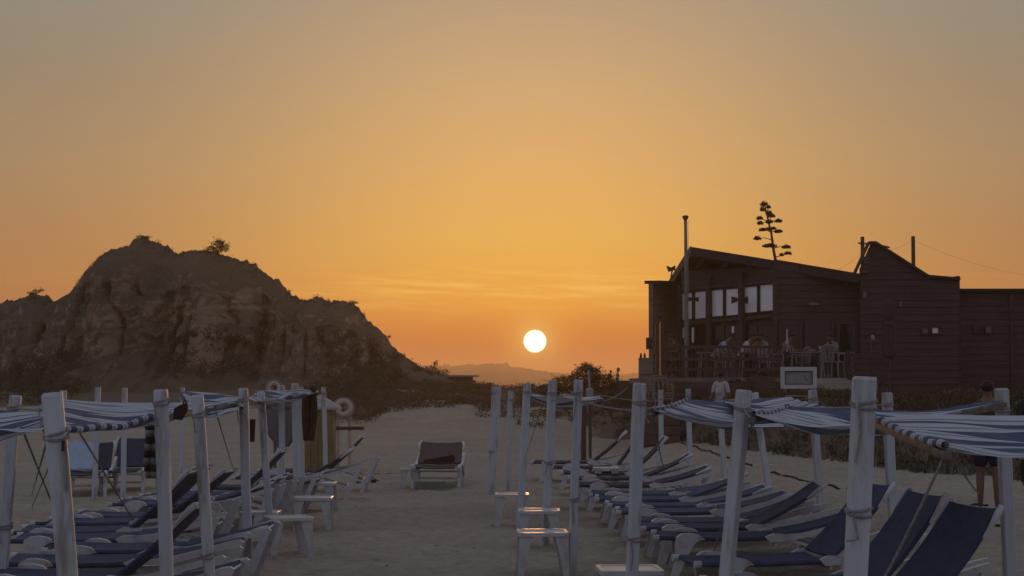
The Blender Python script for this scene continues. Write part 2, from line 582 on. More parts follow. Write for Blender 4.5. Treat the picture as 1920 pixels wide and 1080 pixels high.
def ground_z(x, y, fine=True):
    z = 0.0
    rise = 0.30 * ss((x - 2.7) / 1.5) * ss((y - 4) / 4) * (1 - 0.6 * ss((y - 40) / 15))
    crest = 1.42 * ss((y - 60) / 26) * (1 - ss((y - 96) / 45))
    if y > 60:
        crest += 0.30 * fbm(x * 0.25, y * 0.25, 3.3, 3) * ss((y - 62) / 6) * (1 - ss((y - 86) / 10))
    yb = interp(BANK, x)
    bank = (1.42 - rise) * ss((y - yb + 1.5 * fbm(x * 0.4, y * 0.3, 9.1, 2)) / 9.0) * ss((x - 2.0) / 3.0) * (1 - ss((y - 110) / 45))
    z = max(crest, rise + bank) if x > 2 else max(crest, rise)
    z -= 1.4 * ss((y - 118) / 40)
    z -= 0.3 * ss((-x - 20) / 30) * ss((40 - y) / 30)
    if fine and 3 < y < 95 and -16 < x < 16:
        z += 0.030 * fbm(x * 0.9, y * 0.55, 1.7, 3)
        # trodden sand: small hollows and rims
        n1 = noise.noise(Vector((x * 2.6, y * 2.2, 5.0)))
        n2 = noise.noise(Vector((x * 5.1, y * 4.0, 8.0)))
        if 10 < y < 42:
            dd = noise.voronoi(Vector((x * 2.1, y * 1.7, 0.37)))[0][0]
            z += -0.034 * exp(-(dd / 0.26) ** 2) + 0.014 * exp(-((dd - 0.42) / 0.13) ** 2)
        z += (0.034 * n1 + 0.030 * n2) * (1 - 0.6 * ss((y - 40) / 20))
        if y > 30:
            z += 0.05 * fbm(x * 0.8, y * 0.6, 4.2, 3) * ss((z - 0.3) / 0.6)
    return z


def axis(segs):
    out = []
    for a, b, st_ in segs:
        n = max(1, int(round((b - a) / st_)))
        out += [a + (b - a) * i / n for i in range(n)]
    out.append(segs[-1][1])
    return out


gx = axis([(-1600, -400, 400), (-400, -60, 60), (-60, -18, 5), (-18, -8, 0.5), (-6, 6, 0.085), (6, 8, 0.14), (8, 16, 0.3), (16, 60, 4), (60, 400, 60), (400, 1600, 400)])
gy = axis([(-900, -100, 200), (-100, -10, 10), (-10, 6, 1), (6, 12, 0.16), (12, 26, 0.095), (26, 36, 0.16), (36, 60, 0.3), (60, 100, 0.5), (100, 170, 2.5)])
gm = MB()
nx = len(gx)
for yy in gy:
    for xx in gx:
        gm.v.append((xx, yy, ground_z(xx, yy)))
for j in range(len(gy) - 1):
    for i in range(nx - 1):
        a = j * nx + i
        gm.f.append((a, a + 1, a + nx + 1, a + nx))
sand = gm.build('sand', 'sand', smooth=True)
ea = sand.data.attributes.new('earth', 'FLOAT', 'POINT')


def earth_at(x, y):
    if x > 2 and y > 20:
        yb = interp(BANK, x)
        return ss((y - yb + 1.5 * fbm(x * 0.4, y * 0.3, 9.1, 2) + 0.6) / 2.2) * ss((x - 1.5) / 2.5)
    if y > 60:
        return 0.75 * ss((y - 70) / 8) * ss((abs(x + 3.2) - 1.2) / 1.5)
    return 0.0


ea.data.foreach_set('value', [earth_at(v[0], v[1]) if abs(v[0]) < 80 and v[1] < 140 else 0.0 for v in gm.v])
sand['kind'] = 'structure'

sm = MB()
sm.add([(-1600, 120, -0.75), (1600, 120, -0.75), (1600, 2900, -0.75), (-1600, 2900, -0.75)], [(0, 1, 2, 3)])
lowland = sm.build('lowland', 'sea')
lowland['kind'] = 'structure'

# far headland across the water
HILL = [(-1200, 700), (-300, 690), (300, 688), (700, 686), (790, 684), (812, 683), (850, 685), (880, 681), (896, 683), (905, 680), (930, 681), (952, 679), (956, 686),
        (985, 689), (1010, 693), (1040, 697), (1080, 700), (1140, 703), (1180, 699), (1230, 697), (1400, 694), (1900, 700), (2600, 704)]
hm = MB()
cols = list(range(-900, 2400, 3))
for c in cols:
    py = interp(HILL, c)
    top = P(c, py, 1750)
    jag = 1.6 * abs(noise.noise(Vector((c * 0.11, 2.0, 0)))) + 1.0 * max(0, noise.noise(Vector((c * 0.37, 7.0, 0))))
    if 828 < c < 846 and c % 6 < 3:
        jag += 3.4
    x = top.x
    for k in range(9):
        t = k / 8.0
        zz = lerp(-1.0, top.z + jag - 1.0, ss(t) if k < 8 else 1)
        bump_ = 3.0 * noise.noise(Vector((c * 0.03, t * 4, 5.5))) * t * (1 - t) * 4
        hm.v.append((x * (1550 + 200 * t) / 1750, 1550 + 200 * t, max(-1.0, zz + bump_)))
    hm.v.append((x, 1950, -1.0))
for i in range(len(cols) - 1):
    for k in range(9):
        a = i * 10 + k
        hm.f.append((a, a + 10, a + 11, a + 1))
hills = hm.build('hills', 'hill', smooth=False)
hills['kind'] = 'structure'

# ------------------------------------------------------------------ cliff
RIDGE = [(-1400, 640), (-700, 560), (-300, 575), (-100, 560), (0, 568), (30, 562), (45, 556), (62, 550), (85, 554), (98, 564), (108, 568), (114, 563), (120, 555),
         (134, 548), (146, 538), (152, 524), (166, 508), (172, 498), (184, 482), (200, 470), (225, 464), (243, 457), (248, 449), (262, 445), (278, 447), (292, 453), (320, 468), (334, 475),
         (350, 470), (372, 470), (395, 470), (420, 477), (440, 485), (462, 490), (482, 500), (505, 517), (522, 528), (535, 538), (548, 555), (560, 560), (578, 562),
         (592, 557), (606, 558), (622, 565), (645, 564), (662, 567), (674, 578), (686, 598), (698, 607), (712, 618), (724, 630), (735, 648), (748, 660), (765, 672),
         (785, 685), (806, 694), (830, 703), (850, 713), (870, 720), (900, 728), (940, 742)]
YR, YF = 98.0, 75.0


def ridge_z(px):
    return P(px, interp(RIDGE, px), YR).z


def cliff_pt(px, v, u=0.0):
    """v 0 foot .. 1 ridge; returns the displaced point"""
    X0 = (px - 960) / F * YR
    low = ss((px - 560) / 330)                   # fades to a low dune at the right end
    zr = ridge_z(px)
    yf = YF + 2.0 * low
    foot = ground_z(X0, yf, False) - 0.35
    g = interp([(0, 0), (0.10, 0.26), (0.26, 0.52), (0.34, 0.57), (0.55, 0.66), (0.74, 0.74), (0.88, 0.86), (1, 1)], v)
    g = lerp(g, v ** 0.9, low * 0.8)
    y = lerp(yf, YR, g)
    z = lerp(foot, zr, v)
    edge = min(1.0, v * 6) * min(1.0, (1 - v) * 5)
    h = max(0.0, zr - foot)
    amp = min(1.0, h / 5.0)
    but = noise.noise(Vector((X0 * 0.33, z * 0.10, 2.0))) * 3.4 + noise.noise(Vector((X0 * 0.85, z * 0.22, 6.0))) * 1.6
    led = noise.noise(Vector((X0 * 0.12, z * 1.5, 11.0))) * 0.75 + noise.noise(Vector((X0 * 1.7, z * 1.3, 15.0))) * 0.45 + noise.noise(Vector((X0 * 3.8, z * 3.4, 19.0))) * 0.22
    gully = -abs(noise.noise(Vector((X0 * 0.55, z * 0.06, 31.0))))
    ck = abs(noise.noise(Vector((X0 * 0.62 + 0.4 * z * noise.noise(Vector((X0 * .1, 0, 3))), z * 0.09, 51.0))))
    y += edge * amp * 1.25 * max(0.0, 1 - ck / 0.12) * ss((0.8 - v) / 0.2)
    y += edge * amp * (but + led * 1.25 + 2.6 * (gully + 0.25))
    z += edge * amp * (0.35 * noise.noise(Vector((X0 * 0.9, v * 9.0, 23.0))) + 0.16 * noise.noise(Vector((X0 * 2.9, v * 24, 27.0))))
    if v > 0.9:
        k = (v - 0.9) * 10
        z += k * amp * (0.20 * noise.noise(Vector((X0 * 2.3, 3.0, 0.0))) + 0.15 * noise.noise(Vector((X0 * 6.0, 5.0, 0.0))) + 0.07 * noise.noise(Vector((X0 * 13.0, 5.0, 0.0))))
    return Vector((X0, y, z))


cm = MB()
pxs = axis([(-1400, -120, 16), (-120, 942, 2.6)])
NV = 76
for px in pxs:
    for k in range(NV + 1):
        cm.v.append(tuple(cliff_pt(px, k / NV)))
    top = cliff_pt(px, 1.0)
    cm.v.append((top.x * 1.04, YR + 6, lerp(-0.6, top.z, 0.75)))
    cm.v.append((top.x * 1.10, YR + 16, -0.8))
ncol = NV + 3
for i in range(len(pxs) - 1):
    for k in range(ncol - 1):
        a = i * ncol + k
        cm.f.append((a, a + ncol, a + ncol + 1, a + 1))
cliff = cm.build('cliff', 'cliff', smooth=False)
cliff['kind'] = 'structure'
# ------------------------------------------------------------------ foliage helpers
def leaf_quad(mb, c, s, rnd, up=0.3):
    d = Vector((rnd.gauss(0, 1), rnd.gauss(0, 1), rnd.gauss(0, 1) + up)).normalized()
    a = d.cross(Vector((rnd.gauss(0, 1), rnd.gauss(0, 1), rnd.gauss(0, 1)))).normalized()
    l, wd = s * rnd.uniform(0.7, 1.4), s * rnd.uniform(0.25, 0.5)
    mb.add([c - d * l * 0.5, c + a * wd * 0.5, c + d * l * 0.5, c - a * wd * 0.5], [(0, 1, 2, 3)])


def clump(mb, c, r, n, s, rnd):
    c = Vector(c)
    for _ in range(n):
        d = Vector((rnd.gauss(0, 1), rnd.gauss(0, 1), rnd.gauss(0, 1))).normalized()
        k = rnd.uniform(0.35, 1.0) ** 0.6
        leaf_quad(mb, c + Vector((d.x * r[0], d.y * r[1], d.z * r[2])) * k, s, rnd)


def shrub(name, base, parts, leaf, label, cat, mat='foliage', seed=1, twig=0.02, extra=0):
    """a bush: several leaf clumps, each on a branch from the foot. parts: (dx, dy, dz, rx, ry, rz, n)"""
    rnd = random.Random(seed)
    root = tag(empty(name, base), label, cat)
    fo, br = MB(), MB()
    for dx, dy, dz, rx, ry, rz, n in parts:
        clump(fo, (dx, dy, dz), (rx, ry, rz), n, leaf, rnd)
        mid = Vector((dx * 0.45, dy * 0.45, dz * 0.55)) + Vector((rnd.uniform(-.1, .1), rnd.uniform(-.1, .1), 0)) * rx
        br.tube([(0, 0, -0.1), mid, (dx, dy, dz + rz * 0.4)], [twig, twig * 0.7, twig * 0.3], 5)
        for _ in range(extra):
            d = Vector((rnd.gauss(0, 1), rnd.gauss(0, 1), abs(rnd.gauss(0, 1)))).normalized()
            tip = Vector((dx + d.x * rx * 1.35, dy + d.y * ry * 1.3, dz + d.z * rz * 1.35))
            br.tube([(dx, dy, dz), tip], [twig * 0.4, twig * 0.15], 4)
            clump(fo, tip, (leaf, leaf, leaf), 4, leaf * 0.8, rnd)
    f = fo.build('foliage', mat, root)
    f['kind'] = 'stuff'
    br.build('branches', 'bark', root)['kind'] = 'stuff'
    return root


def shrub_at(px, py, Y, name, parts, leaf, label, cat='shrub', **kw):
    return shrub(name, P(px, py, Y), parts, leaf, label, cat, **kw)


rr = random.Random(5)
# bushes on the skyline of the cliff
shrub_at(408, 478, 97.4, 'cliff_bush', [(0.0, 0, 0.45, 0.42, 0.4, 0.38, 420), (-0.35, 0.1, 0.28, 0.35, 0.35, 0.25, 260), (0.38, 0, 0.40, 0.33, 0.3, 0.26, 260), (0.12, 0, 0.70, 0.30, 0.3, 0.14, 120),
                                        (-0.75, 0, 0.12, 0.3, 0.3, 0.14, 120)],
         0.10, 'largest bush on the skyline of the cliff, just right of its summit', seed=3, twig=0.03, extra=6)
shrub_at(68, 552, 97.0, 'cliff_bush', [(0.0, 0, 0.16, 0.26, 0.2, 0.12, 130), (0.3, 0, 0.22, 0.16, 0.15, 0.08, 60), (-0.3, 0, 0.06, 0.2, 0.2, 0.08, 70)], 0.08,
         'small wind-bent bush on the low rock knoll left of the main cliff', seed=4, extra=4)
shrub_at(264, 449, 97.6, 'grass_tuft', [(0.0, 0, 0.14, 0.30, 0.2, 0.10, 160), (0.35, 0, 0.12, 0.2, 0.2, 0.06, 60)], 0.09,
         'low grassy tuft on the very summit of the cliff', 'plant', mat='foliage_dry', seed=5, extra=5)
shrub_at(664, 570, 97.5, 'grass_tuft', [(0.0, 0, 0.08, 0.25, 0.2, 0.08, 110)], 0.08,
         'tuft of dry grass on the cliff shoulder where the ridge drops to the right', 'plant', mat='foliage_dry', seed=6, extra=4)
shrub_at(728, 634, 97.5, 'grass_tuft', [(0.05, 0, 0.08, 0.15, 0.15, 0.07, 70)], 0.07,
         'small tuft jutting from the steep right slope of the cliff', 'plant', seed=7, extra=4)
shrub_at(808, 700, 92, 'dune_bush', [(0, 0, 0.22, 0.35, 0.3, 0.22, 260), (-0.7, 0, 0.22, 0.4, 0.3, 0.15, 220), (0.25, 0, 0.5, 0.12, 0.12, 0.14, 60), (0.6, 0, 0.05, 0.4, 0.3, 0.2, 220)], 0.09,
         'spiky bush at the foot of the cliff beside the far hut roof', seed=8, extra=6)
shrub_at(542, 548, 97.5, 'grass_tuft', [(0, 0, 0.06, 0.12, 0.12, 0.06, 60)], 0.07, 'tiny tuft on the cliff slope above the notch in the ridge', 'plant', seed=9, extra=3)

# scrub that clothes the cliff foot and ledges: nobody could count it
sc = MB()
rs = random.Random(11)
for _ in range(2600):
    px = rs.uniform(-120, 905)
    v = rs.uniform(0.0, 1.0) ** 1.5 * 0.92
    if px > 560 and rs.random() < ss((px - 560) / 200):
        v = rs.uniform(0.0, 0.97)
    p = cliff_pt(px, v)
    dens = noise.noise(Vector((p.x * 0.16, p.z * 0.35, 40.0))) + 0.55 * (1 - v) + 0.5 * ss((px - 560) / 180)
    if dens < 0.55:
        continue
    r = rs.uniform(0.18, 0.55) * (0.7 + 0.6 * (v < 0.35))
    clump(sc, p + Vector((0, -0.1, r * 0.4)), (r, r * 0.8, r * 0.7), int(26 + 60 * r), 0.13, rs)
for _ in range(420):
    px = rs.uniform(-120, 900)
    p = cliff_pt(px, rs.uniform(0.93, 1.0))
    if noise.noise(Vector((p.x * 0.5, 8.0, 1.0))) < -0.05:
        continue
    r = rs.uniform(0.06, 0.17)
    clump(sc, p + Vector((0, 0, r * 0.35)), (r * 1.3, r, r * 0.8), int(12 + 50 * r), 0.075, rs)
scrub = sc.build('cliff_scrub', 'foliage')
scrub['kind'] = 'stuff'
# dark scrub on the dune foot left and right of the path
sc = MB()
for _ in range(3400):
    if rs.random() < 0.5:
        px, py = rs.uniform(600, 925), rs.uniform(718, 760)
        lim = interp([(600, 798), (690, 792), (720, 775), (760, 768), (830, 764), (925, 772)], px)
        if py > lim:
            continue
        Yg = rs.uniform(62, 92)
        x = (px - 960) / F * Yg
        p = Vector((x, Yg, max(ground_z(x, Yg), -1)))
        if (p.z - EYE) / Yg * F < -(lim - 720):
            continue
    else:
        x, Yg = rs.uniform(-1.2, 9.5), rs.uniform(56, 92)
        if x < 0.3 and (Yg < 68 or rs.random() < 0.5):
            continue
        p = Vector((x, Yg, ground_z(x, Yg)))
        if p.z < (0.12 if Yg > 60 else 0.4) or noise.noise(Vector((x * 0.5, Yg * 0.3, 3))) < -0.3:
            continue
    r = rs.uniform(0.15, 0.42)
    clump(sc, p + Vector((0, 0, r * 0.3)), (r, r, r * 0.6), int(22 + 50 * r), 0.11, rs)
o = sc.build('dune_scrub', 'foliage_dry')
o['kind'] = 'stuff'

# grass and creepers on the bank below the restaurant
gb = MB()
gbush = MB()
for _ in range(30000):
    x, y = rs.uniform(3.2, 20), rs.uniform(25, 60)
    if abs(x) > y * 0.33 + 1:
        continue
    z = ground_z(x, y)
    if earth_at(x, y) < 0.4 or noise.noise(Vector((x * 0.7, y * 0.5, 21))) + (z - 0.5) * 0.6 < -0.02 * rs.random():
        continue
    for _k in range(3):
        h = rs.uniform(0.06, 0.24)
        a = rs.uniform(0, 2 * pi)
        dx, dy = cos(a), sin(a)
        q = Vector((x + rs.uniform(-.1, .1), y + rs.uniform(-.1, .1), z - 0.02))
        ln = rs.uniform(0.0, 0.16)
        gb.add([q + Vector((-dy * 0.014, dx * 0.014, 0)), q + Vector((dy * 0.014, -dx * 0.014, 0)), q + Vector((dx * ln, dy * ln, h))], [(0, 1, 2)])
for _ in range(1250):
    x, y = rs.uniform(3.8, 15), rs.uniform(24, 52)
    z = ground_z(x, y)
    if earth_at(x, y) < 0.35 + 0.3 * rs.random() or abs(x) > y * 0.31 + 1:
        continue
    r = rs.uniform(0.10, 0.3)
    clump(gbush, (x, y, z + r * 0.3), (r * 1.5, r, r * 0.5), int(20 + 70 * r), 0.10, rs)
o = gb.build('bank_grass', 'grass')
o['kind'] = 'stuff'
o = gbush.build('bank_scrub', 'foliage_dry')
o['kind'] = 'stuff'

# the big bush on the dune right of the sun
shrub_at(1095, 742, 70, 'dune_shrub', [(0.1, 0, 0.75, 0.65, 0.6, 0.42, 2200), (-0.7, 0, 0.45, 0.7, 0.6, 0.36, 1700), (-1.35, 0, 0.2, 0.6, 0.5, 0.30, 1200), (0.75, 0, 0.50, 0.6, 0.5, 0.36, 1600),
                                       (0.05, 0, 1.12, 0.24, 0.24, 0.16, 170), (1.3, 0, 0.25, 0.45, 0.4, 0.3, 360), (0.4, 0, 0.95, 0.26, 0.26, 0.2, 150)],
         0.085, 'wide rounded bush on the dune crest right of the setting sun', seed=21, twig=0.03, extra=16)
shrub_at(1143, 718, 66, 'dune_plant', [(0, 0, 0.22, 0.07, 0.07, 0.2, 70), (0.05, 0, 0.42, 0.05, 0.05, 0.06, 30)], 0.08,
         'shorter of the two slim spiky plants between the dune bush and the restaurant', 'plant', seed=22)
shrub_at(1158, 720, 64, 'dune_plant', [(0, 0, 0.26, 0.06, 0.06, 0.26, 80), (0.03, 0, 0.52, 0.07, 0.07, 0.07, 40)], 0.08,
         'taller slim spiky plant, beside the low timber screen near the restaurant', 'plant', seed=23)

# far hut roof that shows over the dune beside the cliff
Yh = 102
root = tag(empty('beach_hut', P(862, 728, Yh)), 'low hut with a flat overhanging roof behind the dune beside the cliff foot', 'hut')
b0 = P(862, 735, Yh)
mb = MB()
mb.box((0, 0.9, 0.35), (1.45, 1.7, 0.62))
mb.build('wall', 'wood_mid', root)
mb = MB()
mb.beam((-1.0, 0.8, 0.72), (1.08, 0.8, 0.70), 2.2, 0.09)
mb.build('roof', 'greyroof', root)

# low timber screen near the restaurant
Yt = 60
p0 = P(1178, 738, Yt)
root = tag(empty('timber_screen', (p0.x, p0.y, ground_z(p0.x, p0.y))), 'low brown timber screen of boards between the dune bush and the restaurant corner', 'fence')
zt = P(1178, 712, Yt).z - ground_z(p0.x, p0.y)
nb = 4
for k in range(nb):
    mb = MB()
    h = (zt - 0.1) / nb
    mb.box((0, 0, 0.08 + h * (k + 0.5)), (0.78, 0.03, h - 0.02))
    mb.build('board', 'wood_mid', root)
for sx in (-0.36, 0.36):
    mb = MB()
    mb.beam((sx, 0.05, -0.2), (sx, 0.05, zt + 0.06), 0.07, 0.06, up=(0, 1, 0))
    mb.build('post', 'wood_mid', root)

# ------------------------------------------------------------------ restaurant
REST = tag(empty('restaurant', (7.5, 54, 1.5)), 'long dark timber beach restaurant with sloping roof, pale clerestory panes and plank walls', 'restaurant')
RO = Vector((7.5, 54, 1.5))


def rbuild(mb, name, mat, parent=None, smooth=False):
    mb.v = [tuple(Vector(v) - RO) for v in mb.v]
    return mb.build(name, mat, parent or REST, smooth)


def clip_band(poly, z0, z1):
    def half(pl, f):
        out = []
        for i in range(len(pl)):
            a, b = pl[i], pl[(i + 1) % len(pl)]
            fa, fb = f(a), f(b)
            if fa >= 0:
                out.append(a)
            if (fa >= 0) != (fb >= 0):
                t = fa / (fa - fb)
                out.append((a[0] + (b[0] - a[0]) * t, a[1] + (b[1] - a[1]) * t))
        return out
    p = half(poly, lambda q: q[1] - z0)
    return half(p, lambda q: z1 - q[1]) if len(p) > 2 else []


def plank_wall(name, origin, direction, poly, mat, step=0.21, thick=0.12, proud=0.022, seed=0, joints=True):
    """lap-boarded wall: a backing part and one object per plank. poly in (u along the wall, z)"""
    rnd = random.Random(seed)
    o = Vector((origin[0], origin[1], 0))
    d = Vector((direction[0], direction[1], 0)).normalized()
    nrm_ = Vector((d.y, -d.x, 0))                       # towards the camera
    if nrm_.y > 0:
        nrm_ = -nrm_
    fn = lambda u, z, t: o + d * u + nrm_ * t + Vector((0, 0, z))
    back = MB()
    back.prism(poly, fn, -thick, 0.0)
    wall = rbuild(back, name, mat)
    z = min(p[1] for p in poly)
    top = max(p[1] for p in poly)
    while z < top - 0.02:
        cl = clip_band(poly, z + 0.006, min(z + step - 0.006, top))
        z += step
        if len(cl) < 3:
            continue
        u0, u1 = min(p[0] for p in cl), max(p[0] for p in cl)
        cuts = [u0]
        if joints and u1 - u0 > 2.6:
            cuts.append(u0 + (u1 - u0) * rnd.uniform(0.3, 0.7))
        cuts.append(u1)
        for a, b in zip(cuts, cuts[1:]):
            def hf(pl, f):
                out = []
                for i in range(len(pl)):
                    p, q = pl[i], pl[(i + 1) % len(pl)]
                    fp, fq = f(p), f(q)
                    if fp >= 0:
                        out.append(p)
                    if (fp >= 0) != (fq >= 0):
                        t = fp / (fp - fq)
                        out.append((p[0] + (q[0] - p[0]) * t, p[1] + (q[1] - p[1]) * t))
                return out
            pc = hf(hf(cl, lambda q: q[0] - a - 0.004), lambda q: b - 0.004 - q[0])
            if len(pc) < 3:
                continue
            m = MB()
            zm, zM = min(p[1] for p in pc), max(p[1] for p in pc)
            j = rnd.uniform(0, 0.008)
            n = len(pc)
            front = [fn(u, zz, j + proud - (proud - 0.006) * (zz - zm) / max(1e-6, zM - zm)) for u, zz in pc]
            bk = [fn(u, zz, 0.001) for u, zz in pc]
            m.add(front + bk, [tuple(range(n)), tuple(reversed(range(n, 2 * n)))] + [(i, n + i, n + (i + 1) % n, (i + 1) % n) for i in range(n)])
            rbuild(m, 'plank', mat, wall)
            wall.children[-1].location = (0, 0, 0)
    return wall


def pxpoly(pts, Y):
    out = []
    for px, py in pts:
        q = P(px, py, Y)
        out.append((q.x, q.z))
    return out


ZF = 1.92                                              # terrace floor
# front wall between the glazed facade and the gable
plank_wall('front_wall', (0, 54.0), (1, 0), pxpoly([(1452, 486), (1612, 513), (1612, 716), (1452, 716)], 54.0), 'wood_dark', seed=1)
# right wing with its sharp gable, and the low flat wing
plank_wall('gable_wall', (0, 53.7), (1, 0), pxpoly([(1613, 504), (1634, 456), (1642, 456), (1740, 519), (1798, 524), (1798, 734), (1613, 734)], 53.7), 'wood_red', seed=2)
plank_wall('low_wing_wall', (0, 54.3), (1, 0), pxpoly([(1801, 545), (2050, 545), (2050, 742), (1801, 742)], 54.3), 'wood_red', seed=3)
# left wing
a, b = P(1223, 532, 56), P(1277, 534, 60)
dl = Vector((b.x - a.x, b.y - a.y, 0)).length
plank_wall('side_wing_wall', (a.x, a.y), (b.x - a.x, b.y - a.y), [(0, 1.6), (dl, 1.6), (dl, b.z), (0, a.z)], 'wood_grey', step=0.19, seed=4)
mb = MB()
mb.beam((a.x, a.y, a.z + 0.05), (b.x, b.y, b.z + 0.05), 0.5, 0.1)
rbuild(mb, 'wing_coping', 'roof')

# roof: one slope, high edge at the left, running back
A, B_, C = P(1253, 533, 62), P(1297, 463, 55.4), P(1612, 514, 53.3)
D = Vector((C.x + 0.1, 62.5, C.z - 0.02))
th = Vector((0, 0, -0.24))
mb = MB()
mb.add([A, B_, C, D, A + th, B_ + th, C + th, D + th], [(0, 1, 2, 3), (7, 6, 5, 4), (0, 4, 5, 1), (1, 5, 6, 2), (2, 6, 7, 3), (3, 7, 4, 0)])
rbuild(mb, 'roof', 'roof')
mb = MB()
mb.beam(A + Vector((-0.03, -0.02, -0.13)), B_ + Vector((-0.03, -0.03, -0.13)), 0.05, 0.30)
rbuild(mb, 'barge_board', 'wood_mid')
mb = MB()
mb.beam(B_ + Vector((0, -0.04, -0.14)), C + Vector((0, -0.04, -0.14)), 0.05, 0.27)
rbuild(mb, 'fascia', 'roof')
# rafters under the eaves
for k in range(7):
    t = (k + 0.5) / 7
    p = B_.lerp(C, t) + Vector((0, 0.1, -0.32))
    mb = MB()
    mb.beam(p, p + Vector((0, 5.0, -0.15)), 0.1, 0.14)
    rbuild(mb, 'rafter', 'wood_dark')
# gable and low wing roofs
for nm, pts, y0, y1 in (('gable_roof', [(1603, 513), (1631, 452), (1643, 452), (1742, 515), (1801, 520)], 53.55, 54.0), ('low_wing_roof', [(1800, 541), (2052, 541)], 54.1, 60.0)):
    mb = MB()
    pp = [P(x, y, y0) for x, y in pts]
    n = len(pp)
    vs = [q for q in pp] + [q + Vector((0, y1 - y0, 0)) for q in pp] + [q + Vector((0, 0, -0.08)) for q in pp] + [q + Vector((0, y1 - y0, -0.08)) for q in pp]
    fs = []
    for i in range(n - 1):
        fs += [(i, i + 1, n + i + 1, n + i), (2 * n + i, 3 * n + i, 3 * n + i + 1, 2 * n + i + 1), (i, 2 * n + i, 2 * n + i + 1, i + 1)]
    mb.add(vs, fs)
    rbuild(mb, nm, 'roof')
mb = MB()
q = P(1798, 520, 53.6)
mb.box((q.x, 56.4, 3.4), (0.1, 5.4, 3.2))
rbuild(mb, 'gable_side_wall', 'wood_red')
# pale slatted cheek on the left of the gable
q0, q1, q2 = P(1613, 512, 53.5), P(1630, 514, 53.5), P(1630, 464, 53.5)
for k in range(6):
    t0, t1 = k / 6 + 0.02, (k + 1) / 6 - 0.02
    mb = MB()
    zz0, zz1 = lerp(q0.z, q2.z, t0), lerp(q0.z, q2.z, t1)
    xl0, xl1 = lerp(q0.x, q2.x, t0), lerp(q0.x, q2.x, t1)
    mb.prism([(xl0, zz0), (q1.x, zz0), (q1.x, zz1), (xl1, zz1)], lambda u, z, t: Vector((u, 53.62 - t, z)), 0.0, 0.04)
    rbuild(mb, 'slat', 'wood_mid')

# glazed facade: six pale panes above, dark openings below
FA, FB = P(1277, 600, 56.9), P(1451, 585, 54.2)
fd = Vector((FB.x - FA.x, FB.y - FA.y, 0))
FL = fd.length
fdir = fd.normalized()
fn_ = Vector((fdir.y, -fdir.x, 0))
if fn_.y > 0:
    fn_ = -fn_


def onfac(px, py, t=0.0):
    """the point of the facade plane (offset t towards us) that the photo shows at px, py"""
    d = ray(px, py)
    o = Vector((0, 0, EYE))
    p0_ = FA + fn_ * t
    k = (p0_ - o).dot(fn_) / d.dot(fn_)
    return o + d * k


mb = MB()
back = [onfac(1277, 545, -0.06), onfac(1452, 529, -0.06), onfac(1452, 716, -0.06), onfac(1277, 716, -0.06)]
up_ = [onfac(1277, 500, -0.06), onfac(1452, 480, -0.06), onfac(1452, 531, -0.06), onfac(1277, 546, -0.06)]
up_[0].z = up_[1].z = 5.35
ub = [q - fn_ * 0.1 for q in up_]
mb.add(up_ + ub, [(0, 1, 2, 3), (7, 6, 5, 4), (0, 4, 5, 1), (1, 5, 6, 2), (2, 6, 7, 3), (3, 7, 4, 0)])
mbu = mb
rbuild(mbu, 'upper_facade_wall', 'wood_dark')
mb = MB()
bk2 = [q - fn_ * 0.1 for q in back]
mb.add(back + bk2, [(0, 1, 2, 3), (7, 6, 5, 4), (0, 4, 5, 1), (1, 5, 6, 2), (2, 6, 7, 3), (3, 7, 4, 0)])
fac = rbuild(mb, 'facade_wall', 'wood_dark')
PAN = [(1278, 1299, 550, 601), (1303, 1325, 547, 599), (1333, 1357, 544, 595), (1361, 1386, 542, 593), (1395, 1421, 538, 588), (1425, 1451, 534, 585)]
for i, (x0, x1, y0, y1) in enumerate(PAN):
    dy = -2.2
    cs = [onfac(x0, y0, 0.0), onfac(x1, y0 + dy, 0.0), onfac(x1, y1 + dy, 0.0), onfac(x0, y1, 0.0)]
    mb = MB()
    cb = [q - fn_ * 0.03 for q in cs]
    mb.add(cs + cb, [(0, 1, 2, 3), (7, 6, 5, 4), (0, 4, 5, 1), (1, 5, 6, 2), (2, 6, 7, 3), (3, 7, 4, 0)])
    pn = rbuild(mb, 'pane', 'pane', fac)
    fr = MB()
    for u, v in ((0, 1), (1, 2), (2, 3), (3, 0)):
        fr.beam(cs[u] + fn_ * 0.012, cs[v] + fn_ * 0.012, 0.035, 0.035, up=fn_)
    rbuild(fr, 'window_frame', 'wood_dark', fac)
# sill beam and columns
mb = MB()
mb.beam(onfac(1275, 607, 0.04), onfac(1453, 592, 0.04), 0.10, 0.10)
rbuild(mb, 'sill_beam', 'wood_dark')
mb = MB()
mb.beam(onfac(1275, 543, 0.04), onfac(1453, 527, 0.04), 0.10, 0.10)
rbuild(mb, 'lintel_beam', 'wood_dark')
for cx, wd in ((1329, 0.12), (1390, 0.14), (1274, 0.10), (1455, 0.12)):
    q = onfac(cx, 560, 0.09)
    mb = MB()
    mb.beam((q.x, q.y, ZF), (q.x, q.y, 5.2 if cx != 1274 else 4.9), wd, 0.16, up=fdir)
    rbuild(mb, 'column', 'wood_dark')
for x0, x1 in ((1280, 1304), (1306, 1325), (1334, 1358), (1361, 1385), (1397, 1420), (1424, 1449)):
    cs = [onfac(x0, 612, 0.0), onfac(x1, 611, 0.0), onfac(x1, 700, 0.0), onfac(x0, 700, 0.0)]
    cs[2].z = cs[3].z = ZF + 0.02
    mb = MB()
    cb = [q - fn_ * 0.03 for q in cs]
    mb.add(cs + cb, [(0, 1, 2, 3), (7, 6, 5, 4), (0, 4, 5, 1), (1, 5, 6, 2), (2, 6, 7, 3), (3, 7, 4, 0)])
    rbuild(mb, 'glass_door', 'glass_dark', fac)
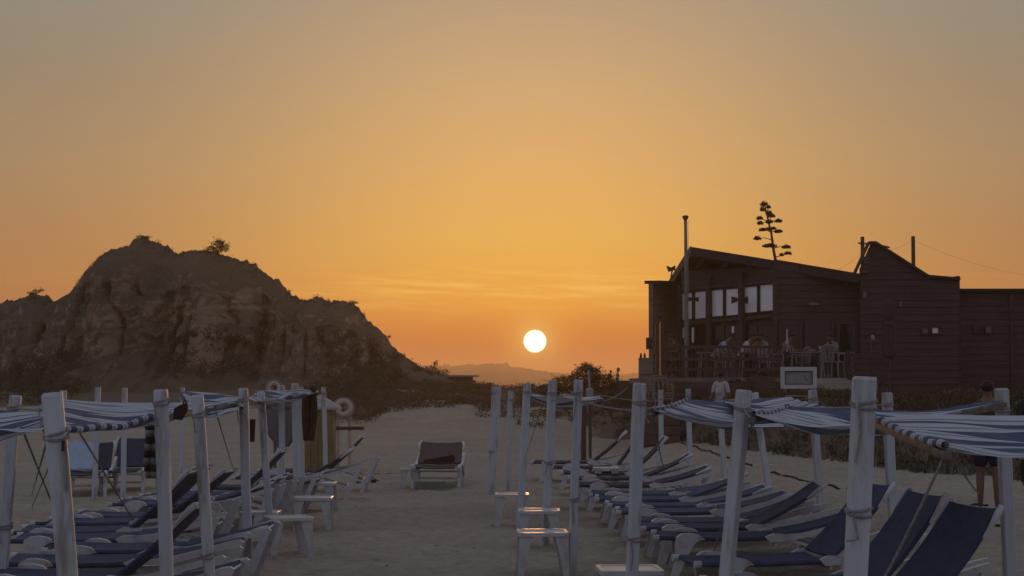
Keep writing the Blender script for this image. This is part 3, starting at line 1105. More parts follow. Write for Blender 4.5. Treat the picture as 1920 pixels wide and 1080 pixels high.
for x0, x1, y0, y1 in ((1278, 1283, 614, 634), (1297, 1301, 614, 642), (1372, 1376, 612, 631)):  # pale strips painted as lit slots in the dark openings
    cs = [onfac(x0, y0, 0.012), onfac(x1, y0, 0.012), onfac(x1, y1, 0.012), onfac(x0, y1, 0.012)]
    mb = MB()
    cb = [q - fn_ * 0.008 for q in cs]
    mb.add(cs + cb, [(0, 1, 2, 3), (7, 6, 5, 4), (0, 4, 5, 1), (1, 5, 6, 2), (2, 6, 7, 3), (3, 7, 4, 0)])
    rbuild(mb, 'light_slot', 'pane', fac)
# door and window trim on the dark front wall
for x0, x1, y0, y1, mt in ((1512, 1560, 600, 716, 'glass_dark'), (1463, 1500, 605, 700, 'glass_dark'), (1572, 1606, 606, 716, 'glass_dark')):
    a_, b_ = P(x0, y1, 53.95), P(x1, y0, 53.95)
    mb = MB()
    mb.box(((a_.x + b_.x) / 2, 53.93, (max(a_.z, ZF) + b_.z) / 2), (b_.x - a_.x, 0.05, b_.z - max(a_.z, ZF)))
    wn = rbuild(mb, 'window', mt)
    fr = MB()
    zl = max(a_.z, ZF)
    for u, v in (((a_.x, zl), (a_.x, b_.z)), ((b_.x, zl), (b_.x, b_.z)), ((a_.x, b_.z), (b_.x, b_.z))):
        fr.beam((u[0], 53.91, u[1]), (v[0], 53.91, v[1]), 0.07, 0.07, up=(0, 1, 0))
    rbuild(fr, 'frame', 'wood_red', wn)
# side-wing window frame, catching the sunset at its edge
for u0, u1, z0, z1 in ((0.10, 1.2, 1.9, 3.62),):
    dd = Vector((b.x - a.x, b.y - a.y, 0)).normalized()
    nn = Vector((dd.y, -dd.x, 0))
    nn = -nn if nn.y > 0 else nn
    o_ = Vector((a.x, a.y, 0))
    mb = MB()
    mb.prism([(u0, z0), (u1, z0), (u1, z1 + 0.25), (u0, z1)], lambda u, z, t: o_ + dd * u + nn * t + Vector((0, 0, z)), 0.03, 0.05)
    wn = rbuild(mb, 'window', 'glass_dark')
    fr = MB()
    for p_, q_ in (((u0, z0), (u0, z1)), ((u1, z0), (u1, z1 + 0.25)), ((u0, z1), (u1, z1 + 0.25)), (((u0 * 2 + u1) / 3, z0), ((u0 * 2 + u1) / 3, z1 + 0.08))):
        fr.beam(o_ + dd * p_[0] + nn * 0.07 + Vector((0, 0, p_[1])), o_ + dd * q_[0] + nn * 0.07 + Vector((0, 0, q_[1])), 0.06, 0.06, up=nn)
    rbuild(fr, 'frame', 'wood_grey', wn)
# small square windows of the right wing
for x0, x1, y0, y1, Yw, mt in ((1728, 1741, 613, 626, 53.66, 'pane_dim'), (1746, 1760, 613, 626, 53.66, 'pane'), (1826, 1840, 608, 624, 54.26, 'glass_dark'), (1847, 1860, 610, 625, 54.26, 'pane_dim')):
    a_, b_ = P(x0, y1, Yw), P(x1, y0, Yw)
    mb = MB()
    mb.box(((a_.x + b_.x) / 2, Yw, (a_.z + b_.z) / 2), (b_.x - a_.x, 0.05, b_.z - a_.z))
    wn = rbuild(mb, 'window', mt)
    fr = MB()
    for u, v in (((a_.x, a_.z), (a_.x, b_.z)), ((b_.x, a_.z), (b_.x, b_.z)), ((a_.x, b_.z), (b_.x, b_.z)), ((a_.x, a_.z), (b_.x, a_.z))):
        fr.beam((u[0], Yw - 0.035, u[1]), (v[0], Yw - 0.035, v[1]), 0.045, 0.045, up=(0, 1, 0))
    rbuild(fr, 'frame', 'wood_red', wn)
# wall lamps (unlit) and vertical battens
for px, py, wd, hg in ((1526, 570, 0.30, 0.07), (1621, 553, 0.09, 0.16), (1688, 570, 0.06, 0.14)):
    q = P(px, py, 53.86 if px < 1610 else 53.6)
    mb = MB()
    mb.box((q.x, q.y, q.z), (wd, 0.08, hg))
    rbuild(mb, 'wall_lamp', 'dull_white')
for px in (1800, 1897):
    q = P(px, 600, 54.2)
    mb = MB()
    mb.beam((q.x, 54.22, 1.2), (q.x, 54.22, 4.5), 0.09, 0.06, up=(0, 1, 0))
    rbuild(mb, 'batten', 'wood_red')
mb = MB()
q0, q1 = P(1640, 458, 54), P(1668, 464, 54)
mb.beam(q0, q1, 0.05, 0.05)
rbuild(mb, 'roof_spar', 'wood_dark')

# terrace: floor boards, front skirting of planks and railing
TX0, TX1, TY0, TY1 = 3.75, 9.3, 48.2, 57.0
mb = MB()
mb.box(((TX0 + TX1) / 2, (TY0 + TY1) / 2, ZF - 0.09), (TX1 - TX0, TY1 - TY0, 0.12))
ter = rbuild(mb, 'terrace_floor', 'deck')
nbd = 26
for k in range(nbd):
    wy = (TY1 - TY0) / nbd
    m = MB()
    m.box(((TX0 + TX1) / 2 + rs.uniform(-0.02, 0.02), TY0 + (k + 0.5) * wy, ZF - 0.014 + rs.uniform(-0.003, 0.003)), (TX1 - TX0 + 0.04, wy - 0.012, 0.028))
    rbuild(m, 'floor_board', 'deck', ter)
plank_wall('terrace_skirting', (TX0, TY0), (1, 0), [(0, 0.2), (TX1 - TX0, 0.6), (TX1 - TX0, ZF - 0.1), (0, ZF - 0.1)], 'wood_red', step=0.2, seed=8)
# ramp at the right end
mb = MB()
a_, b_ = P(1532, 726, 47.6), P(1596, 712, 47.6)
mb.add([(a_.x, 46.6, 1.45), (b_.x + 0.5, 46.6, 1.75), (b_.x + 0.5, 48.1, ZF), (a_.x, 48.1, ZF - 0.02), (a_.x, 46.6, 0.6), (b_.x + 0.5, 46.6, 0.8), (b_.x + 0.5, 48.1, 0.8), (a_.x, 48.1, 0.6)],
       [(0, 1, 2, 3), (7, 6, 5, 4), (0, 4, 5, 1), (1, 5, 6, 2), (2, 6, 7, 3), (3, 7, 4, 0)])
rbuild(mb, 'terrace_ramp', 'deck')

RAIL = tag(empty('terrace_railing', (6.0, TY0 + 0.12, ZF)), 'brown timber railing with thin posts along the front of the restaurant terrace', 'railing')
for px in (1246, 1282, 1322, 1366, 1418, 1462):
    q = P(px, 700, TY0 + 0.12)
    mb = MB()
    mb.beam((q.x - 6.0, 0, 0), (q.x - 6.0, 0, 0.86), 0.06, 0.06, up=(0, 1, 0))
    mb.build('railing_post', 'wood_red', RAIL)
xa, xb = P(1240, 700, TY0 + .12).x - 6.0, P(1468, 700, TY0 + .12).x - 6.0
for z in (0.22, 0.5, 0.83):
    mb = MB()
    mb.beam((xa, -0.045, z), (xb, -0.045, z), 0.03, 0.08)
    mb.build('rail', 'wood_red', RAIL)
for k in range(30):
    mb = MB()
    x = lerp(xa, xb, (k + 0.5) / 30)
    mb.beam((x, -0.01, 0.05), (x, -0.01, 0.8), 0.025, 0.02, up=(0, 1, 0))
    mb.build('baluster', 'wood_red', RAIL)

# slatted fence panel at the right end of the terrace
fx0, fx1 = P(1591, 700, 47.9).x, P(1654, 700, 47.9).x
FEN = tag(empty('slat_fence', ((fx0 + fx1) / 2, 47.9, 1.75)), 'red-brown slatted fence panel at the right end of the terrace', 'fence')
hw = (fx1 - fx0) / 2
for k in range(5):
    mb = MB()
    mb.box((0, 0, 0.14 + 0.155 * k), (2 * hw, 0.03, 0.115))
    mb.build('slat', 'wood_red', FEN)
for sx in (-hw, -0.05, hw):
    mb = MB()
    mb.beam((sx, 0.045, -0.6), (sx, 0.045, 0.9), 0.07, 0.05, up=(0, 1, 0))
    mb.build('post', 'wood_red', FEN)


def floodlight_pair(px, py, Y, w_, label, mat='black'):
    c = P(px, py, Y)
    root = tag(empty('floodlight', c), label, 'floodlight', 'floodlights on the restaurant')
    for s in (-1, 1):
        mb = MB()
        mb.prism([(s * w_ * 0.16, -w_ * .13), (s * w_ * 0.5, -w_ * .24), (s * w_ * 0.5, w_ * .20), (s * w_ * 0.16, w_ * .13)], lambda a, b, t: Vector((a, t, b)), -0.06, 0.08)
        mb.build('lamp_head', mat, root)
    mb = MB()
    mb.box((0, 0.02, 0), (w_ * 0.34, 0.07, w_ * 0.10))
    mb.beam((0, 0.04, 0), (0, 0.35, 0), 0.04, 0.04)
    mb.build('bracket', mat, root)
    return root


qf = onfac(1387, 562, 0.5)
floodlight_pair(1387, 562, qf.y, 0.50, 'broad pair of black floodlights in front of the pale panes, on the middle column')
qf = onfac(1300, 562, 0.5)
floodlight_pair(1300, 561, qf.y, 0.34, 'narrow pair of dark floodlights in front of the leftmost panes')
c = P(1258, 503, 60.5)
root = tag(empty('floodlight', c), 'single dark floodlight sticking up at the left eave of the roof', 'floodlight', 'floodlights on the restaurant')
mb = MB()
mb.prism([(-0.15, 0.08), (0.0, 0.02), (0.14, 0.1), (0.15, -0.06), (-0.08, -0.12)], lambda a_, b_, t: Vector((a_, t, b_)), -0.1, 0.1)
mb.build('lamp_head', 'black', root)
mb = MB()
mb.tube([(0.05, 0, -0.05), (0.0, 0, -0.30), (0.12, 0.05, -0.55)], 0.025, 6)
mb.build('bracket', 'black', root)
c = P(1217, 644, 55.6)
root = tag(empty('speaker_box', c), 'small dark speaker box fixed to the outer left corner of the restaurant', 'speaker')
mb = MB()
mb.prism([(-0.09, -0.18), (0.09, -0.18), (0.09, 0.18), (-0.09, 0.18)], lambda a_, b_, t: Vector((a_, t, b_)), -0.1, 0.1)
mb.build('case', 'black', root)
mb = MB()
mb.box((0, -0.115, 0), (0.13, 0.02, 0.28))
mb.build('grille', 'dark_cloth', root)
mb = MB()
mb.beam((0.08, 0.05, 0.05), (0.17, 0.3, 0.05), 0.04, 0.04)
mb.build('bracket', 'black', root)

# flagpole
b0, t0 = P(1287, 748, 50.0), P(1287, 408, 50.0)
root = tag(empty('flagpole', (b0.x, b0.y, ground_z(b0.x, b0.y))), 'tall bare white flagpole with a round cap before the restaurant terrace', 'flagpole')
g0 = ground_z(b0.x, b0.y)
hh = t0.z - g0
mb = MB()
mb.tube([(0, 0, -0.4), (0.0, 0, 1.5), (0.01, 0, 3.4), (0.0, 0, hh)], [0.062, 0.058, 0.05, 0.042], 12)
mb.build('pole', 'dull_white', root, smooth=True)
mb = MB()
mb.lathe((0, 0, hh), [(0.042, -0.08), (0.085, 0.0), (0.095, 0.03), (0.06, 0.06)], 12)
mb.build('cap', 'wood_mid', root)
mb = MB()
mb.tube([(0.07, -0.01, hh - 0.1), (0.075, -0.02, hh * 0.5), (0.07, -0.02, 1.4)], 0.006, 4)
mb.build('halyard', 'rope', root)

# poles and wires on and behind the roof
for px, yt, yb_, Yp, lab, arm in ((1617, 444, 500, 61, 'stubby pole with a short crosspiece left of the pointed gable', True), (1712, 443, 520, 61, 'plain slim pole behind the roof slope right of the pointed gable', False)):
    t0, b0 = P(px, yt, Yp), P(px, yb_, Yp)
    root = tag(empty('utility_pole', (t0.x, Yp, ground_z(t0.x, Yp))), lab, 'pole', 'poles behind the restaurant roof')
    H = t0.z - ground_z(t0.x, Yp)
    mb = MB()
    mb.tube([(0, 0, -0.3), (0, 0, H)], [0.09, 0.065], 10)
    mb.build('pole', 'bark', root, smooth=True)
    if arm:
        mb = MB()
        mb.beam((-0.16, -0.05, H - 0.22), (0.2, -0.05, H - 0.25), 0.05, 0.05)
        mb.build('crosspiece', 'bark', root)
for (x0, y0), (x1, y1), Y0, Y1, lab in (((1712, 450), (2000, 520), 61, 75, 'thin overhead wire sagging away to the right from the plain pole'),
                                       ((1617, 452), (1712, 447), 61, 61, 'thin overhead wire strung between the two roof poles'),
                                       ((1617, 475), (1480, 520), 61, 68, 'thin overhead wire running left behind the roof from the stubby pole')):
    a_, b_ = P(x0, y0, Y0), P(x1, y1, Y1)
    mb = MB()
    pts = [a_.lerp(b_, t / 12) + Vector((0, 0, -0.35 * 4 * (t / 12) * (1 - t / 12))) for t in range(13)]
    mb.tube(pts, 0.003, 4)
    tag(mb.build('overhead_wire', 'black'), lab, 'wire', 'overhead wires')

# the agave flower stalk behind the roof
Ya = 66.0
p_at = lambda px, py: P(px, py, Ya)
base = p_at(1456, 520)
gz = ground_z(base.x, Ya)
root = tag(empty('agave', (base.x, Ya, gz)), 'tall agave flower stalk with flat flower pads standing behind the restaurant roof', 'plant')
O = Vector((base.x, Ya, gz))
spine = [(1458, 560), (1456, 500), (1453, 482), (1450, 466), (1448, 450), (1446, 436), (1442, 420), (1438, 402), (1434, 386)]
mb = MB()
pts = [Vector((0, 0, -0.2))] + [p_at(*q) - O for q in spine]
mb.tube(pts, [0.09, 0.07, 0.06, 0.055, 0.05, 0.045, 0.04, 0.035, 0.03, 0.02], 7)
mb.build('stalk', 'bark', root, smooth=True)
ra = random.Random(8)
PADS = [(1432, 383, 7, 5), (1429, 393, 5, 5), (1441, 388, 4, 3), (1442, 399, 6, 4), (1446, 405, 7, 3.5), (1425, 409, 6, 3.5), (1426, 418, 6, 3.5), (1443, 415, 7, 3), (1460, 414, 7, 3.2), (1439, 430, 8, 3),
        (1429, 431, 6, 3.2), (1450, 428, 5, 2.6), (1459, 434, 8, 3.4), (1420, 447, 7, 4), (1445, 461, 11, 4), (1436, 461, 6, 3), (1474, 463, 8, 3.6), (1477, 475, 7, 3.2), (1465, 478, 4, 2.6)]
for px, py, rx, rz in PADS:
    c = p_at(px, py) - O
    k = Ya / F
    # branch from the stalk out to the pad
    j = min(range(len(spine)), key=lambda i: abs(spine[i][1] - (py + 8)))
    s0 = p_at(*spine[j]) - O
    mb = MB()
    off = Vector((0, ra.uniform(-0.12, 0.12), 0))
    mid = s0.lerp(c, 0.55) + Vector((0, 0, 0.05 if py < 470 else -0.02))
    mb.tube([s0, mid, c + off], [0.018, 0.014, 0.01], 5)
    br = mb.build('branch', 'bark', root)
    fo = MB()
    rx, rz = rx * 1.0, rz * 1.3
    for _ in range(int(40 + rx * 26)):
        dd_ = Vector((ra.gauss(0, 0.5), ra.gauss(0, 0.5), ra.gauss(0, 0.42)))
        if dd_.length > 1.1:
            dd_ *= 1.0 / dd_.length
        leaf_quad(fo, c + off + Vector((dd_.x * rx * k, dd_.y * rx * k, abs(dd_.z) * rz * k * 1.3 - rz * k * 0.4)), 0.085, ra, up=1.4)
    f_ = fo.build('flower_pad', 'agave', br)
    f_['kind'] = 'stuff'
# ------------------------------------------------------------------ terrace furniture
def bistro_table(px, py, Y, label, z0=ZF, w_=0.8, mat='dull_white'):
    c = P(px, py, Y)
    root = tag(empty('terrace_table', (c.x, Y, z0)), label, 'table', 'tables on the terrace')
    mb = MB()
    mb.prism([(-w_ / 2, -0.36), (w_ / 2, -0.36), (w_ / 2, 0.36), (-w_ / 2, 0.36)], lambda a, b, t: Vector((a, b, t)), 0.70, 0.735)
    mb.build('tabletop', mat, root)
    for sx in (-1, 1):
        for sy in (-1, 1):
            mb = MB()
            mb.beam((sx * (w_ / 2 - 0.08), sy * 0.28, 0.70), (sx * (w_ / 2 - 0.03), sy * 0.32, 0), 0.05, 0.05, 0.035, 0.035, up=(0, 1, 0))
            mb.build('leg', mat, root)
    return root


bistro_table(1335, 668, 50.6, 'white terrace table at the left end, behind the railing near the flagpole')
bistro_table(1413, 667, 50.2, 'white terrace table in front of the middle columns, between two seated guests')
bistro_table(1511, 674, 50.4, 'terrace table with glasses on it, above the white framed board', w_=1.0)
bistro_table(1575, 672, 51.2, 'dim terrace table furthest right, beside the slatted fence', w_=0.7)


def plastic_chair(px, Y, rz, label, z0=ZF, mat='dull_white', n=1):
    c = P(px, 700, Y)
    root = tag(empty('plastic_chair', (c.x, Y, z0), rz), label, 'chair', 'plastic chairs by the terrace')
    for k in range(n):
        dz = k * 0.07
        mb = MB()
        mb.prism([(-0.24, -0.22), (0.24, -0.22), (0.21, 0.22), (-0.21, 0.22)], lambda a, b, t: Vector((a, b, t + dz)), 0.42, 0.455)
        mb.build('seat', mat, root)
        mb = MB()
        arc = [(-0.25, 0.22, 0.44), (-0.25, 0.25, 0.66), (-0.22, 0.29, 0.82), (-0.1, 0.31, 0.88), (0.1, 0.31, 0.88), (0.22, 0.29, 0.82), (0.25, 0.25, 0.66), (0.25, 0.22, 0.44)]
        mb.tube([(x, y, z + dz) for x, y, z in arc], 0.028, 6)
        for x in (-0.12, 0, 0.12):
            mb.beam((x, 0.23, 0.45 + dz), (x, 0.305, 0.86 + dz), 0.05, 0.015, up=(0, 1, 0))
        mb.build('backrest', mat, root)
        mb = MB()
        for s in (-1, 1):
            mb.tube([(s * 0.25, 0.25, 0.64 + dz), (s * 0.27, 0.0, 0.66 + dz), (s * 0.27, -0.2, 0.63 + dz), (s * 0.25, -0.22, 0.44 + dz)], 0.022, 6)
        mb.build('armrests', mat, root)
        if k == 0:
            for s in (-1, 1):
                for yy, e in ((-0.2, -0.05), (0.2, 0.06)):
                    mb = MB()
                    mb.beam((s * 0.22, yy, 0.43), (s * 0.25, yy + e, 0), 0.05, 0.04, 0.03, 0.03, up=(0, 1, 0))
                    mb.build('leg', mat, root)
    return root


plastic_chair(1562, 49.0, 2.6, 'white plastic chair with splayed legs between the framed board and the slatted fence')
plastic_chair(1446, 49.3, 0.5, 'white plastic chair under the rose-shirted guest, left of the framed board')
plastic_chair(1358, 49.6, 2.9, 'pale plastic chair at the left terrace table, nearest the railing')
plastic_chair(1498, 51.4, -2.2, 'pale plastic chair behind the table with the glass, before the dark door')
zg = ground_z(P(1240, 700, 46).x, 46)
plastic_chair(1240, 46.4, 0.2, 'stacked pale plastic chairs below the left end of the terrace', z0=zg + 0.75, n=3, mat='wood_grey')
# the plinth the stack stands on and the cabinet beside it
cx = P(1238, 700, 46.4).x
root = tag(empty('stone_plinth', (cx, 46.5, zg)), 'rough brown timber plinth carrying the stacked pale chairs', 'plinth')
for k in range(3):
    mb = MB()
    mb.box((0.02 * (k % 2), 0, 0.12 + 0.25 * k), (0.95, 0.8, 0.235))
    mb.build('timber', 'wood_mid', root)
c = P(1211, 694, 47.2)
gz = ground_z(c.x, 47.2)
root = tag(empty('grey_cabinet', (c.x, 47.2, gz)), 'grey metal cabinet with two small stubs on top at the far left of the terrace', 'cabinet')
zt = P(1211, 671, 47.2).z - gz
mb = MB()
mb.box((0, 0, zt / 2), (0.36, 0.4, zt))
mb.build('case', 'wood_grey', root)
for x in (-0.13, -0.03):
    mb = MB()
    mb.lathe((x, 0, zt), [(0.03, 0), (0.03, 0.08), (0.018, 0.10), (0.018, 0.13)], 8)
    mb.build('stub', 'black', root)
for k in range(4):
    mb = MB()
    mb.box((0, -0.205, zt * (0.45 + 0.12 * k)), (0.30, 0.012, 0.05))
    mb.build('louvre', 'wood_mid', root)

# bottles and glasses on the tables, thin mast
for px, py, Y, h, lab in ((1538, 668, 50.3, 0.15, 'pale glass standing on the table above the framed board, at its right edge'), (1522, 668, 50.5, 0.12, 'low pale dish on the table above the framed board'),
                          (1476, 664, 50.3, 0.62, 'slim upright white rod on the terrace behind the rose-shirted guest')):
    c = P(px, py, Y)
    mb = MB()
    z = ZF + 0.735
    if h > 0.5:
        mb.lathe((0, 0, 0), [(0.03, 0), (0.022, 0.05), (0.02, h), (0.012, h + 0.02)], 8)
        nm, ct = 'table_rod', 'rod'
    elif h > 0.13:
        mb.lathe((0, 0, 0), [(0.03, 0), (0.008, 0.02), (0.008, 0.07), (0.04, 0.10), (0.036, h)], 10)
        nm, ct = 'wine_glass', 'glass'
    else:
        mb.lathe((0, 0, 0), [(0.05, 0), (0.06, 0.01), (0.12, 0.06), (0.115, 0.065), (0.05, 0.02)], 12)
        nm, ct = 'dish', 'dish'
    tag(mb.build(nm, 'plastic', loc=(c.x, Y, z)), lab, ct)
# pale pepper-mill-like lamp on the fence and furled parasol
c = P(1632, 640, 48.1)
root = tag(empty('garden_torch', (c.x, 48.05, 1.6)), 'thin garden torch with a small white head behind the slatted fence', 'torch')
zt = P(1632, 632, 48.1).z - 1.6
mb = MB()
mb.tube([(0, 0, -0.4), (0, 0, zt)], 0.018, 6)
mb.build('pole', 'wood_mid', root)
mb = MB()
mb.lathe((0.05, 0, zt - 0.1), [(0.02, 0), (0.05, 0.03), (0.05, 0.12), (0.02, 0.15)], 10)
mb.build('head', 'sign_panel', root)
c = P(1668, 700, 50.5)
root = tag(empty('furled_parasol', (c.x, 50.5, 1.7)), 'tall furled brown parasol against the gable wall, right of the slatted fence', 'parasol')
zt = P(1668, 556, 50.5).z - 1.7
mb = MB()
prof = [(0.03, 0.75), (0.17, 0.85), (0.165, 1.3), (0.15, 1.75), (0.07, 1.84), (0.14, 1.95), (0.13, 2.3), (0.05, zt - 0.05), (0.0, zt)]
nseg = 16
vs, fs = [], []
for i, (r, z) in enumerate(prof):
    for k in range(nseg):
        q = 2 * pi * k / nseg
        f = r * (1 + 0.16 * cos(8 * q))
        vs.append((f * cos(q), f * sin(q), z))
for i in range(len(prof) - 1):
    for k in range(nseg):
        fs.append((i * nseg + k, i * nseg + (k + 1) % nseg, (i + 1) * nseg + (k + 1) % nseg, (i + 1) * nseg + k))
mb.add(vs, fs)
mb.build('cloth', 'parasol', root)
mb = MB()
mb.tube([(0, 0, -0.3), (0, 0, zt + 0.05)], 0.022, 8)
mb.build('pole', 'wood_mid', root)

# white framed board standing below the terrace
Yb = 44.0
c0, c1 = P(1464, 729, Yb), P(1531, 688, Yb)
gx_, gzb = (c0.x + c1.x) / 2, ground_z((c0.x + c1.x) / 2, Yb)
root = tag(empty('notice_board', (gx_, Yb, gzb), -0.05), 'white framed board with a grey panel and a dark hooked mark, below the terrace', 'notice board')
hw = (c1.x - c0.x) / 2
z0, z1 = c0.z - gzb, c1.z - gzb
for p_, q_ in (((-hw, z0), (hw, z0)), ((-hw, z1), (hw, z1)), ((-hw, z0), (-hw, z1)), ((hw, z0), (hw, z1))):
    mb = MB()
    sx = 0.05 if p_[1] == q_[1] else 0
    sz = 0.0 if p_[1] == q_[1] else 0.05
    up = (0, 0, 1)
    s_ = 0.05
    if sx:
        a_, b_ = (p_[0], 0, p_[1] + (s_ if p_[1] == z0 else -s_)), (q_[0], 0, q_[1] + (s_ if p_[1] == z0 else -s_))
    else:
        a_, b_ = (p_[0] + (s_ if p_[0] < 0 else -s_), 0, p_[1] + 0.1), (q_[0] + (s_ if p_[0] < 0 else -s_), 0, q_[1] - 0.1)
    mb.beam(a_, b_, 0.10, 0.07, up=(0, 1, 0))
    mb.build('frame', 'sign_white', root)
mb = MB()
mb.box((0, 0.02, (z0 + z1) / 2), (2 * hw - 0.2, 0.02, z1 - z0 - 0.2))
mb.build('panel', 'sign_panel', root)
mb = MB()
for a_, b_ in (((-hw + .11, z0 + .11), (hw - .11, z0 + .11)), ((-hw + .11, z1 - .11), (hw - .11, z1 - .11)), ((-hw + .11, z0 + .11), (-hw + .11, z1 - .11)), ((hw - .11, z0 + .11), (hw - .11, z1 - .11))):
    mb.beam((a_[0], 0.0, a_[1]), (b_[0], 0.0, b_[1]), 0.025, 0.03, up=(0, 1, 0))
mb.build('inner_trim', 'black', root)
mb = MB()
mb.tube([(0.14, 0.008, z1 - 0.20), (0.15, 0.008, z1 - 0.26), (0.17, 0.008, z1 - 0.30), (0.23, 0.008, z1 - 0.335)], 0.008, 4)
mb.build('mark', 'black', root)
for sx in (-hw + 0.12, hw - 0.12):
    mb = MB()
    mb.beam((sx, 0.06, -0.3), (sx, 0.06, z0 + 0.3), 0.06, 0.05, up=(0, 1, 0))
    mb.build('leg', 'sign_white', root)


# ------------------------------------------------------------------ people
def skinned(verts, edges, root_i, sub=2):
    """one continuous surface grown round a skeleton; verts: (x, y, z, r)"""
    me = bpy.data.meshes.new('skeleton')
    me.from_pydata([v[:3] for v in verts], edges, [])
    o = bpy.data.objects.new('skeleton', me)
    COL.objects.link(o)
    o.modifiers.new('skin', 'SKIN').use_smooth_shade = True
    s = o.modifiers.new('sub', 'SUBSURF')
    s.levels = s.render_levels = sub
    for i, v in enumerate(verts):
        sv = me.skin_vertices[0].data[i]
        r = v[3]
        sv.radius = r if isinstance(r, tuple) else (r, r)
        sv.use_root = (i == root_i)
    dg = bpy.context.evaluated_depsgraph_get()
    ev = o.evaluated_get(dg)
    out = bpy.data.meshes.new_from_object(ev)
    vs = [tuple(v.co) for v in out.vertices]
    fs = [tuple(p.vertices) for p in out.polygons]
    bpy.data.objects.remove(o)
    bpy.data.meshes.remove(me)
    bpy.data.meshes.remove(out)
    mb = MB()
    mb.v, mb.f = vs, fs
    return mb


def person(loc, rz, label, top, bottom=None, height=1.7, pose='stand', lean=0.0, twist=0.0, bald=False, long_legs=False):
    k = height / 1.7
    dz = 0.0
    if pose == 'stand':
        V = {'pel': (0, 0, .93, (.135, .10)), 'wai': (0, -.01 - lean * .2, 1.08, (.125, .09)), 'che': (0, -lean * .55, 1.30, (.155, .105)), 'nkb': (0, -lean * .8 + .01, 1.44, (.075, .065)),
             'nek': (0, -lean - .005, 1.50, .052), 'hea': (twist * .03, -lean * 1.15 - .015, 1.585, (.078, .092)), 'cro': (twist * .03, -lean * 1.2 - .005, 1.66, (.066, .075)),
             'lhi': (.09, 0, .88, .095), 'lkn': (.105, -.03, .50, .060), 'lca': (.11, .01, .36, .058), 'lan': (.11, .02, .09, .036), 'lto': (.125, -.15, .035, (.042, .026)),
             'rhi': (-.09, 0, .88, .095), 'rkn': (-.10, .02, .50, .060), 'rca': (-.105, .05, .36, .058), 'ran': (-.105, .06, .09, .036), 'rto': (-.12, -.10, .035, (.042, .026)),
             'lsh': (.165, -lean * .7, 1.385, .062), 'lel': (.235, -lean * .5 + .02, 1.12, .043), 'lwr': (.245, -lean * .6 - .07, .89, .030), 'lpa': (.245, -lean * .6 - .10, .82, (.034, .018)),
             'rsh': (-.165, -lean * .7, 1.385, .062), 'rel': (-.235, -lean * .5 + .03, 1.12, .043), 'rwr': (-.24, -lean * .6 - .05, .88, .030), 'rpa': (-.24, -lean * .6 - .08, .81, (.034, .018))}
        hand = Vector((0, -.25, -1)).normalized()
    else:
        L = lean
        V = {'pel': (0, 0, .53, (.14, .12)), 'wai': (0, -.02 - L * .25, .68, (.13, .095)), 'che': (0, -.03 - L * .65, .88, (.155, .105)), 'nkb': (0, -.03 - L * .95, 1.02, (.075, .065)),
             'nek': (0, -.05 - L * 1.1, 1.07, .052), 'hea': (twist * .04, -.07 - L * 1.3, 1.155, (.078, .092)), 'cro': (twist * .05, -.06 - L * 1.35, 1.23, (.066, .075)),
             'lhi': (.09, -.04, .50, .095), 'lkn': (.12, -.42, .50, .062), 'lca': (.12, -.40, .36, .056), 'lan': (.12, -.36, .09, .036), 'lto': (.13, -.52, .035, (.042, .026)),
             'rhi': (-.09, -.04, .50, .095), 'rkn': (-.12, -.42, .50, .062), 'rca': (-.12, -.38, .36, .056), 'ran': (-.12, -.30, .09, .036), 'rto': (-.13, -.46, .035, (.042, .026)),
             'lsh': (.165, -.03 - L * .85, .96, .062), 'lel': (.22, -.20 - L * .7, .76, .043), 'lwr': (.12, -.40 - L * .5, .78, .030), 'lpa': (.09, -.47 - L * .5, .78, (.034, .018)),
             'rsh': (-.165, -.03 - L * .85, .96, .062), 'rel': (-.22, -.18 - L * .7, .76, .043), 'rwr': (-.12, -.38 - L * .5, .77, .030), 'rpa': (-.09, -.45 - L * .5, .77, (.034, .018))}
        hand = Vector((-.2, -1, 0)).normalized()
    E = ['pel wai', 'wai che', 'che nkb', 'nkb nek', 'nek hea', 'hea cro', 'pel lhi', 'lhi lkn', 'lkn lca', 'lca lan', 'lan lto', 'pel rhi', 'rhi rkn', 'rkn rca', 'rca ran', 'ran rto',
         'nkb lsh', 'lsh lel', 'lel lwr', 'lwr lpa', 'nkb rsh', 'rsh rel', 'rel rwr', 'rwr rpa']
    names = list(V)
    idx = {n: i for i, n in enumerate(names)}

    def grow(keys, edges, f, rt, sub=2):
        ks = [q for q in names if q in keys]
        ii = {q: i for i, q in enumerate(ks)}
        vv = []
        for q in ks:
            x, y, z, r = V[q]
            r = tuple(a * f * k for a in r) if isinstance(r, tuple) else r * f * k
            vv.append((x * k, y * k, z * k, r))
        ee = [(ii[a], ii[b_]) for a, b_ in (e.split() for e in edges) if a in ii and b_ in ii]
        return skinned(vv, ee, ii[rt], sub)
    root = tag(empty('person', loc, rz), label, 'person')
    body = grow(names, E, 1.0, 'pel')
    # five fingers on each hand, nose and ears
    for s, pa, wr in ((1, 'lpa', 'lwr'), (-1, 'rpa', 'rwr')):
        p = Vector(V[pa][:3]) * k
        side = Vector((0, 1, 0)) if pose == 'stand' else Vector((1, 0, 0))
        for j, ln in enumerate((.062, .072, .068, .054)):
            b0_ = p + side * (j - 1.5) * .019 * k
            t_ = b0_ + hand * ln * k
            body.tube([b0_, b0_.lerp(t_, .55), t_ + Vector((0, -.012, 0)) * k], [.0095 * k, .0085 * k, .006 * k], 5)
        th0 = Vector(V[wr][:3]).lerp(Vector(V[pa][:3]), .6) * k - side * .02 * k
        body.tube([th0, th0 - side * .03 * k + hand * .03 * k, th0 - side * .032 * k + hand * .06 * k], [.011 * k, .010 * k, .007 * k], 5)
    hx, hy, hz = V['hea'][:3]
